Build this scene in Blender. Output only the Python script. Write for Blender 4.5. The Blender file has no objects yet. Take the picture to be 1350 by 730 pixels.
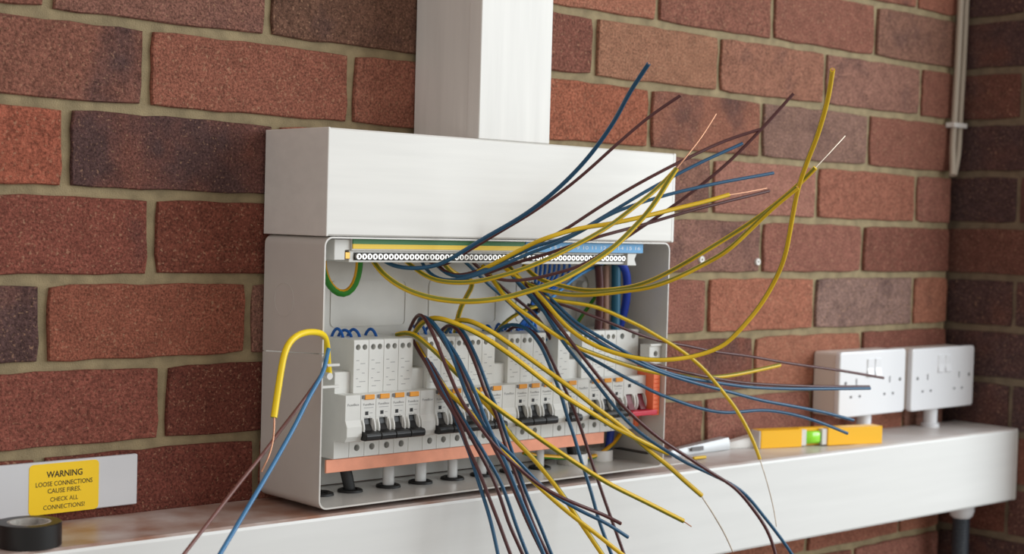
import bpy, bmesh, math, random
from mathutils import Vector, Matrix, noise

# ------------------------------------------------------------------ units: mm on the wall, floor 1450 below course zero
Z0 = 1450.0
def V(x, y, z): return Vector((x*.001, y*.001, (z+Z0)*.001))
sc = bpy.context.scene
C = sc.collection
random.seed(7)

# ------------------------------------------------------------------ camera
yaw, pit, rol = (0.73633, -0.03507, 0.02757)
fw = Vector((math.sin(yaw)*math.cos(pit), math.cos(yaw)*math.cos(pit), math.sin(pit)))
rt = Vector((math.cos(yaw), -math.sin(yaw), 0)); up = rt.cross(fw)
cr, sr = math.cos(rol), math.sin(rol)
rt, up = cr*rt+sr*up, -sr*rt+cr*up
cd = bpy.data.cameras.new('camera'); cam = bpy.data.objects.new('camera', cd); C.objects.link(cam)
m = Matrix((rt, up, -fw)).transposed().to_4x4(); m.translation = V(*(-571.4, -1223.9, -241.6))
cam.matrix_world = m
cd.sensor_width = 36; cd.lens = 36*2000/1350; cd.clip_start = .01
cd.dof.use_dof = True; cd.dof.focus_distance = 1.42; cd.dof.aperture_fstop = 7.0
sc.camera = cam

# ------------------------------------------------------------------ world, daylight, exposure
w = bpy.data.worlds.new('world'); sc.world = w; w.use_nodes = True
nt = w.node_tree; bg = nt.nodes['Background']
bg.inputs[0].default_value = (1.0, .93, .87, 1); bg.inputs[1].default_value = .58
ld = bpy.data.lights.new('open_door_daylight', 'AREA'); ld.shape = 'RECTANGLE'; ld.size = 2.3; ld.size_y = 1.7
ld.energy = 60; ld.color = (.89, .965, 1.0)
lo = bpy.data.objects.new('open_door_daylight', ld); C.objects.link(lo)
lo.location = V(2450, -2050, 400)
lo.rotation_euler = (V(600, -50, -300)-lo.location).to_track_quat('-Z', 'Y').to_euler()
sc.view_settings.view_transform = 'Standard'; sc.view_settings.look = 'None'
sc.view_settings.gamma = 1; sc.view_settings.use_curve_mapping = False
sc.view_settings.exposure = 0.15

# ------------------------------------------------------------------ materials
def lin(c):
    return tuple(((v/255)/12.92 if v/255 <= .04045 else ((v/255+.055)/1.055)**2.4) for v in c)+(1,)
def mat(name, rgb, rough=.45, metal=0, nscale=0, namt=.12, bump=0, bscale=900, coat=0, aniso=None):
    m = bpy.data.materials.new(name); m.use_nodes = True
    n, l = m.node_tree.nodes, m.node_tree.links
    b = n['Principled BSDF']; b.inputs['Base Color'].default_value = lin(rgb)
    b.inputs['Roughness'].default_value = rough; b.inputs['Metallic'].default_value = metal
    if coat: b.inputs['Coat Weight'].default_value = coat
    tc = n.new('ShaderNodeTexCoord'); vec = tc.outputs['Object']
    if aniso:
        mp = n.new('ShaderNodeMapping'); mp.inputs['Scale'].default_value = aniso; l.new(vec, mp.inputs[0]); vec = mp.outputs[0]
    if nscale:
        t = n.new('ShaderNodeTexNoise'); t.inputs['Scale'].default_value = nscale; t.inputs['Detail'].default_value = 4; l.new(vec, t.inputs['Vector'])
        r = n.new('ShaderNodeMapRange'); r.inputs['From Min'].default_value = .3; r.inputs['From Max'].default_value = .7
        r.inputs['To Min'].default_value = 1-namt; r.inputs['To Max'].default_value = 1+namt*.4; l.new(t.outputs['Fac'], r.inputs['Value'])
        x = n.new('ShaderNodeVectorMath'); x.operation = 'SCALE'; x.inputs[0].default_value = lin(rgb)[:3]; l.new(r.outputs[0], x.inputs['Scale'])
        l.new(x.outputs[0], b.inputs['Base Color'])
    if bump:
        t2 = n.new('ShaderNodeTexNoise'); t2.inputs['Scale'].default_value = bscale; t2.inputs['Detail'].default_value = 3; l.new(vec, t2.inputs['Vector'])
        bp = n.new('ShaderNodeBump'); bp.inputs['Strength'].default_value = bump; bp.inputs['Distance'].default_value = .001
        l.new(t2.outputs['Fac'], bp.inputs['Height']); l.new(bp.outputs[0], b.inputs['Normal'])
    return m
def brick_mat():
    m = bpy.data.materials.new('brick_clay'); m.use_nodes = True
    n, l = m.node_tree.nodes, m.node_tree.links; b = n['Principled BSDF']; b.inputs['Roughness'].default_value = .92
    b.inputs['Specular IOR Level'].default_value = .2
    oi = n.new('ShaderNodeObjectInfo'); tc = n.new('ShaderNodeTexCoord')
    off = n.new('ShaderNodeVectorMath'); off.operation = 'SCALE'; off.inputs[0].default_value = (37, 91, 53); l.new(oi.outputs['Random'], off.inputs['Scale'])
    ad = n.new('ShaderNodeVectorMath'); l.new(tc.outputs['Object'], ad.inputs[0]); l.new(off.outputs[0], ad.inputs[1]); vec = ad.outputs[0]
    def noi(scale, det, rough=.6):
        t = n.new('ShaderNodeTexNoise'); t.inputs['Scale'].default_value = scale; t.inputs['Detail'].default_value = det; t.inputs['Roughness'].default_value = rough
        l.new(vec, t.inputs['Vector']); return t.outputs['Fac']
    def ramp(f, a, b_, c0, c1):
        r = n.new('ShaderNodeMapRange'); r.inputs['From Min'].default_value = a; r.inputs['From Max'].default_value = b_
        r.inputs['To Min'].default_value = c0; r.inputs['To Max'].default_value = c1; l.new(f, r.inputs['Value']); return r.outputs[0]
    big, mid, fine = noi(13, 3), noi(60, 3), noi(430, 3, .7)
    # dark burnt patches: amount rides in the object colour's alpha
    s = n.new('ShaderNodeMath'); s.operation = 'ADD'; l.new(big, s.inputs[0]); l.new(oi.outputs['Alpha'], s.inputs[1])
    pm = ramp(s.outputs[0], .78, 1.02, 0, .85)
    mx = n.new('ShaderNodeMix'); mx.data_type = 'RGBA'; l.new(pm, mx.inputs[0]); l.new(oi.outputs['Color'], mx.inputs[6]); mx.inputs[7].default_value = lin((80, 62, 62))
    k = n.new('ShaderNodeMath'); k.operation = 'MULTIPLY'; l.new(ramp(fine, .3, .72, .42, 1.62), k.inputs[0]); l.new(ramp(mid, .3, .7, .85, 1.15), k.inputs[1])
    v = n.new('ShaderNodeVectorMath'); v.operation = 'SCALE'; l.new(mx.outputs[2], v.inputs[0]); l.new(k.outputs[0], v.inputs['Scale'])
    # pale sandy grains
    g = n.new('ShaderNodeMix'); g.data_type = 'RGBA'; l.new(ramp(noi(330, 2, .55), .60, .72, 0, .62), g.inputs[0]); l.new(v.outputs[0], g.inputs[6]); g.inputs[7].default_value = lin((186, 146, 118))
    l.new(g.outputs[2], b.inputs['Base Color'])
    bp = n.new('ShaderNodeBump'); bp.inputs['Strength'].default_value = 1.0; bp.inputs['Distance'].default_value = .0022
    h = n.new('ShaderNodeMath'); h.operation = 'ADD'; l.new(fine, h.inputs[0]); l.new(mid, h.inputs[1])
    l.new(h.outputs[0], bp.inputs['Height']); l.new(bp.outputs[0], b.inputs['Normal'])
    return m
def trunk_top_mat():
    # white PVC with red-brown brick dust on upward faces, browner left as painted shade
    m = mat('dusty_shaded_pvc', (228, 229, 228), .36, nscale=5, namt=.035, aniso=(1, 8, 14))
    n, l = m.node_tree.nodes, m.node_tree.links; b = n['Principled BSDF']
    src = b.inputs['Base Color'].links[0].from_socket
    ge = n.new('ShaderNodeNewGeometry'); sp = n.new('ShaderNodeSeparateXYZ'); l.new(ge.outputs['True Normal'], sp.inputs[0])
    t = n.new('ShaderNodeTexNoise'); t.inputs['Scale'].default_value = 22; t.inputs['Detail'].default_value = 6
    tc = n.new('ShaderNodeTexCoord'); l.new(tc.outputs['Object'], t.inputs['Vector'])
    r = n.new('ShaderNodeMapRange'); r.inputs['From Min'].default_value = .3; r.inputs['From Max'].default_value = .68; r.inputs['To Min'].default_value = .45; r.inputs['To Max'].default_value = .95; l.new(t.outputs['Fac'], r.inputs['Value'])
    px = n.new('ShaderNodeSeparateXYZ'); l.new(tc.outputs['Object'], px.inputs[0])
    fx = n.new('ShaderNodeMapRange'); fx.inputs['From Min'].default_value = -.1; fx.inputs['From Max'].default_value = .55; fx.inputs['To Min'].default_value = 1; fx.inputs['To Max'].default_value = .38; l.new(px.outputs['X'], fx.inputs['Value'])  # stronger to the left: grazing shadow painted in with the dust colour
    q = n.new('ShaderNodeMath'); q.operation = 'MULTIPLY'; l.new(r.outputs[0], q.inputs[0]); l.new(fx.outputs[0], q.inputs[1])
    a = n.new('ShaderNodeMath'); a.operation = 'MULTIPLY'; l.new(q.outputs[0], a.inputs[0])
    gt = n.new('ShaderNodeMath'); gt.operation = 'GREATER_THAN'; l.new(sp.outputs['Z'], gt.inputs[0]); gt.inputs[1].default_value = .7; l.new(gt.outputs[0], a.inputs[1])
    mx = n.new('ShaderNodeMix'); mx.data_type = 'RGBA'; l.new(a.outputs[0], mx.inputs[0]); l.new(src, mx.inputs[6]); mx.inputs[7].default_value = lin((152, 104, 80))
    l.new(mx.outputs[2], b.inputs['Base Color'])
    return m
def stripe_mat(name, main, stripe, lo_, hi_):
    m = mat(name, main, .38); n, l = m.node_tree.nodes, m.node_tree.links; b = n['Principled BSDF']
    uv = n.new('ShaderNodeUVMap'); uv.uv_map = 'UVMap'; s = n.new('ShaderNodeSeparateXYZ'); l.new(uv.outputs[0], s.inputs[0])
    a = n.new('ShaderNodeMath'); a.operation = 'COMPARE'; l.new(s.outputs['X'], a.inputs[0]); a.inputs[1].default_value = (lo_+hi_)/2; a.inputs[2].default_value = (hi_-lo_)/2
    mx = n.new('ShaderNodeMix'); mx.data_type = 'RGBA'; l.new(a.outputs[0], mx.inputs[0]); mx.inputs[6].default_value = lin(main); mx.inputs[7].default_value = lin(stripe)
    l.new(mx.outputs[2], b.inputs['Base Color']); return m
M = dict(
    brick=brick_mat(),
    mortar=mat('sandy_mortar', (158, 142, 110), .95, nscale=60, namt=.3, bump=.9, bscale=700),
    mortar_shaded=mat('shaded_mortar', (128, 112, 92), .95, nscale=60, namt=.3, bump=.9, bscale=700),  # darker copy of the mortar, shade of the right wall painted in
    pvc=mat('white_pvc', (230, 229, 225), .36, nscale=6, namt=.05, aniso=(1, 10, 16)),
    pvcv=mat('white_pvc_upright', (229, 228, 224), .36, nscale=6, namt=.07, aniso=(14, 14, 1)),
    dusty=trunk_top_mat(),
    steel=mat('white_enamel', (212, 209, 204), .2, nscale=12, namt=.08),
    steelin=mat('white_enamel_back', (214, 212, 206), .38, nscale=18, namt=.12),
    device=mat('device_white', (222, 222, 218), .42, nscale=60, namt=.04),
    black=mat('black_plastic', (22, 22, 24), .4),
    rubber=mat('black_rubber', (20, 20, 21), .55),
    grey=mat('grey_cable_sheath', (200, 200, 198), .2),
    dark=mat('dark_gap', (45, 43, 40), .6),
    orange=mat('orange_plastic', (255, 128, 82), .4),
    amber=mat('amber_plastic', (238, 158, 40), .38),
    red=mat('red_plastic', (215, 50, 75), .4),
    dred=mat('dark_red_plastic', (110, 14, 34), .4),
    copper=mat('copper_bar', (240, 162, 132), .42, .3, nscale=40, namt=.16, bump=.1, bscale=300),
    wirecu=mat('bare_copper', (214, 160, 130), .3, .8),
    wiretin=mat('pale_bare_core', (214, 200, 184), .3, .75),
    brass=mat('brass', (190, 150, 80), .35, .8),
    silver=mat('silver_screw', (225, 222, 218), .3, .6),
    lgreen=mat('label_green', (38, 120, 55), .45), lyellow=mat('label_yellow', (246, 208, 50), .45), lblue=mat('label_blue', (90, 165, 220), .45),
    print_=mat('grey_print', (120, 120, 122), .6), faint=mat('faint_print', (168, 168, 168), .6), white=mat('white_print', (235, 240, 245), .6), blackprint=mat('black_print', (40, 34, 10), .6),
    warn=mat('warning_yellow', (255, 212, 8), .5), strip=mat('strip_white', (212, 214, 218), .4, nscale=20, namt=.04),
    tape=mat('black_tape', (14, 14, 16), .36), card=mat('tape_core', (190, 186, 180), .6, nscale=150, namt=.45),
    socket=mat('socket_white', (234, 236, 240), .2, coat=.3), patt=mat('back_box_white', (222, 214, 206), .4),
    lvl=mat('level_yellow', (252, 190, 12), .4), vial=mat('vial_green', (150, 235, 40), .15, coat=.5), lend=mat('level_end_white', (226, 224, 220), .4),
    tool=mat('tool_grey', (180, 182, 184), .35, .3), conduit=mat('conduit_dark', (62, 68, 76), .4),
    oldcable=mat('old_cable', (176, 164, 148), .5), concrete=mat('concrete', (150, 146, 140), .9, nscale=4, namt=.2),
    blue=mat('wire_blue', (26, 82, 118), .34), blue2=mat('flylead_blue', (20, 92, 175), .34), sky=mat('wire_sky_blue', (70, 150, 220), .34),
    bluel=mat('wire_light_blue', (64, 124, 172), .34), brownl=mat('wire_pale_brown', (124, 82, 76), .36), brown=mat('wire_brown', (80, 36, 37), .32), tan=mat('tail_tan', (172, 138, 124), .5), teal=mat('tail_teal', (16, 92, 122), .4), navy=mat('tail_blue', (30, 62, 170), .4),
    yg=stripe_mat('wire_yellow_green', (224, 184, 20), (122, 122, 18), .16, .34), ygthick=stripe_mat('earth_yellow_green', (232, 172, 20), (38, 128, 30), .0, .5),
    sleeve=stripe_mat('sleeve_yellow', (250, 216, 18), (60, 140, 40), .56, .7),
)

# ------------------------------------------------------------------ builders (coordinates in mm)
def thing(name, label, cat, loc, group=None):
    o = bpy.data.objects.new(name, None); C.objects.link(o); o.location = V(*loc); o.empty_display_size = .02
    o['label'] = label; o['category'] = cat
    if group: o['group'] = group
    return o
def tag(o, label, cat, group=None):
    o['label'] = label; o['category'] = cat
    if group: o['group'] = group
    return o
def root_of(o):
    p = Vector((0, 0, 0))
    while o is not None: p += o.location; o = o.parent
    return p
def link(name, me, m, parent=None, smooth=None, kind=None):
    """me: mesh in world metres. Shifted to the parent's origin, or to its own base when it is top level."""
    if parent is not None: off = root_of(parent)
    else:
        xs = [v.co for v in me.vertices]
        off = Vector(((min(c.x for c in xs)+max(c.x for c in xs))/2, (min(c.y for c in xs)+max(c.y for c in xs))/2, min(c.z for c in xs)))
    me.transform(Matrix.Translation(-off))
    if m is not None:
        me.materials.clear(); me.materials.append(m)
    o = bpy.data.objects.new(name, me); C.objects.link(o)
    if parent is not None: o.parent = parent
    else: o.location = off
    if smooth is not None: me.set_sharp_from_angle(angle=math.radians(smooth)); me.shade_smooth() if False else [setattr(p, 'use_smooth', True) for p in me.polygons]
    if kind: o['kind'] = kind
    return o
class B:
    """collects pieces of one part"""
    def __init__(s): s.bm = bmesh.new()
    def box(s, x0, x1, y0, y1, z0, z1, bev=0, seg=1):
        t = bmesh.new(); bmesh.ops.create_cube(t, size=1)
        for v in t.verts: v.co = V(x0+(v.co.x+.5)*(x1-x0), y0+(v.co.y+.5)*(y1-y0), z0+(v.co.z+.5)*(z1-z0))
        if bev: bmesh.ops.bevel(t, geom=t.edges[:], offset=bev*.001, segments=seg, affect='EDGES', profile=.5)
        return s.add(t)
    def add(s, t):
        me = bpy.data.meshes.new('t'); t.to_mesh(me); t.free(); s.bm.from_mesh(me); bpy.data.meshes.remove(me); return s
    def prism_yz(s, prof, x0, x1, bev=0):
        t = bmesh.new(); a = [t.verts.new(V(x0, y, z)) for y, z in prof]; b = [t.verts.new(V(x1, y, z)) for y, z in prof]; return s._pr(t, a, b, bev)
    def prism_xz(s, prof, y0, y1, bev=0, seg=1):
        t = bmesh.new(); a = [t.verts.new(V(x, y0, z)) for x, z in prof]; b = [t.verts.new(V(x, y1, z)) for x, z in prof]; return s._pr(t, a, b, bev, seg)
    def prism_xy(s, prof, z0, z1, bev=0):
        t = bmesh.new(); a = [t.verts.new(V(x, y, z0)) for x, y in prof]; b = [t.verts.new(V(x, y, z1)) for x, y in prof]; return s._pr(t, a, b, bev)
    def _pr(s, t, a, b, bev, seg=1):
        n = len(a); ca = t.faces.new(a); cb = t.faces.new(b[::-1])
        for i in range(n): t.faces.new((a[i], b[i], b[(i+1) % n], a[(i+1) % n]))
        bmesh.ops.recalc_face_normals(t, faces=t.faces[:])
        if bev: bmesh.ops.bevel(t, geom=[e for e in t.edges if e.calc_face_angle(0) > .5], offset=bev*.001, segments=seg, affect='EDGES', profile=.5)
        return s.add(t)
    def cyl(s, c, axis, r0, r1, h0, h1, n=20, bev=0):
        """frustum about `axis` through c; from offset h0 (radius r0) to h1 (radius r1)"""
        t = bmesh.new(); ax = {'x': 0, 'y': 1, 'z': 2}[axis]
        def ring(r, h):
            out = []
            for i in range(n):
                q = 2*math.pi*i/n; u, v = r*math.cos(q), r*math.sin(q); p = [0, 0, 0]; p[ax] = h; p[(ax+1) % 3] = u; p[(ax+2) % 3] = v
                out.append(t.verts.new(V(c[0]+p[0], c[1]+p[1], c[2]+p[2])))
            return out
        return s._pr(t, ring(r0, h0), ring(r1, h1), bev)
    def lathe(s, c, prof, n=28, axis='z'):
        """closed profile of (r, h)"""
        t = bmesh.new(); rings = []; ax = {'x': 0, 'y': 1, 'z': 2}[axis]
        for r, h in prof:
            q = []
            for i in range(n):
                a = 2*math.pi*i/n; p = [0, 0, 0]; p[ax] = h; p[(ax+1) % 3] = r*math.cos(a); p[(ax+2) % 3] = r*math.sin(a)
                q.append(t.verts.new(V(c[0]+p[0], c[1]+p[1], c[2]+p[2])))
            rings.append(q)
        k = len(rings)
        for j in range(k):
            A, Bq = rings[j], rings[(j+1) % k]
            for i in range(n): t.faces.new((A[i], A[(i+1) % n], Bq[(i+1) % n], Bq[i]))
        bmesh.ops.recalc_face_normals(t, faces=t.faces[:]); return s.add(t)
    def mesh(s, name='m'):
        me = bpy.data.meshes.new(name); s.bm.to_mesh(me); s.bm.free(); return me
    def link(s, name, m, parent=None, smooth=None, kind=None): return link(name, s.mesh(name), m, parent, smooth, kind)
def rrect(x0, x1, z0, z1, r, n=5):
    out = []
    for cx, cz, a0 in ((x1-r, z1-r, 0), (x0+r, z1-r, 90), (x0+r, z0+r, 180), (x1-r, z0+r, 270)):
        for i in range(n+1):
            a = math.radians(a0+90*i/n); out.append((cx+r*math.cos(a), cz+r*math.sin(a)))
    return out
def cut(me, cutter):
    """boolean difference of two meshes, returned as a new mesh"""
    a = bpy.data.objects.new('a', me); b = bpy.data.objects.new('b', cutter); C.objects.link(a); C.objects.link(b)
    md = a.modifiers.new('d', 'BOOLEAN'); md.operation = 'DIFFERENCE'; md.object = b; md.solver = 'EXACT'
    dg = bpy.context.evaluated_depsgraph_get(); dg.update()
    r = bpy.data.meshes.new_from_object(a.evaluated_get(dg))
    bpy.data.objects.remove(a); bpy.data.objects.remove(b); return r
def text_mesh(s, cx, y, cz, width, cap, bold=0, thick=.12):
    """lettering facing the room: centred on (cx, cz) at depth y"""
    cu = bpy.data.curves.new('t', 'FONT'); cu.body = s; cu.size = 1; cu.offset = bold; cu.resolution_u = 3
    o = bpy.data.objects.new('t', cu); C.objects.link(o); dg = bpy.context.evaluated_depsgraph_get(); dg.update()
    me = bpy.data.meshes.new_from_object(o.evaluated_get(dg)); bpy.data.objects.remove(o)
    xs = [v.co.x for v in me.vertices]; ys = [v.co.y for v in me.vertices]
    sx = width/(max(xs)-min(xs)); base = 0; sy = cap/.69
    for v in me.vertices:
        v.co = V(cx+(v.co.x-(max(xs)+min(xs))/2)*sx, y, cz+(v.co.y-.345)*sy)
    return me
def spline(P, step=5.0):
    """centripetal Catmull-Rom through P, resampled about every `step` mm and relaxed a little"""
    P = [Vector(p) for p in P]; P = [2*P[0]-P[1]]+P+[2*P[-1]-P[-2]]; out = []
    for i in range(1, len(P)-2):
        p0, p1, p2, p3 = P[i-1:i+3]
        t0 = 0; t1 = t0+max((p1-p0).length, 1e-3)**.5; t2 = t1+max((p2-p1).length, 1e-3)**.5; t3 = t2+max((p3-p2).length, 1e-3)**.5
        n = max(2, int((p2-p1).length/step))
        for k in range(n):
            t = t1+(t2-t1)*k/n
            a1 = p0*((t1-t)/(t1-t0))+p1*((t-t0)/(t1-t0)); a2 = p1*((t2-t)/(t2-t1))+p2*((t-t1)/(t2-t1)); a3 = p2*((t3-t)/(t3-t2))+p3*((t-t2)/(t3-t2))
            b1 = a1*((t2-t)/(t2-t0))+a2*((t-t0)/(t2-t0)); b2 = a2*((t3-t)/(t3-t1))+a3*((t-t1)/(t3-t1))
            out.append(b1*((t2-t)/(t2-t1))+b2*((t-t1)/(t2-t1)))
    out.append(P[-2])
    for _ in range(4):
        out = [out[0]]+[(out[i-1]+2*out[i]+out[i+1])/4 for i in range(1, len(out)-1)]+[out[-1]]
    return out
def tube_mesh(name, P, r, n=9, flat=1.0, step=5.0, phase=0.0):
    """round (or oval) tube with a UV running once around it"""
    S = spline(P, step); verts, faces, uvs = [], [], []
    T = [(S[min(i+1, len(S)-1)]-S[max(i-1, 0)]).normalized() for i in range(len(S))]
    N = T[0].orthogonal().normalized() if abs(T[0].y) > .99 else (Vector((0, -1, 0))-T[0]*(-T[0].y)).normalized()
    for i, p in enumerate(S):
        N = (N-T[i]*N.dot(T[i])).normalized(); Bn = T[i].cross(N)
        for k in range(n):
            a = 2*math.pi*k/n+phase; q = p+N*(r*math.cos(a))+Bn*(r*flat*math.sin(a)); verts.append(V(*q))
    for i in range(len(S)-1):
        for k in range(n):
            faces.append((i*n+k, i*n+(k+1) % n, (i+1)*n+(k+1) % n, (i+1)*n+k)); uvs += [k/n, (k+1)/n, (k+1)/n, k/n]
    faces.append(tuple(range(n))[::-1]); uvs += [.7]*n
    faces.append(tuple(range((len(S)-1)*n, len(S)*n))); uvs += [.7]*n
    me = bpy.data.meshes.new(name); me.from_pydata([tuple(v) for v in verts], [], faces)
    ul = me.uv_layers.new(name='UVMap')
    for i, u in enumerate(uvs): ul.data[i].uv = (u, 0)
    return me
def copy_tree(o, parent=None):
    c = o.copy(); C.objects.link(c)
    if parent is not None: c.parent = parent
    for ch in list(o.children): copy_tree(ch, c)
    return c

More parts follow.
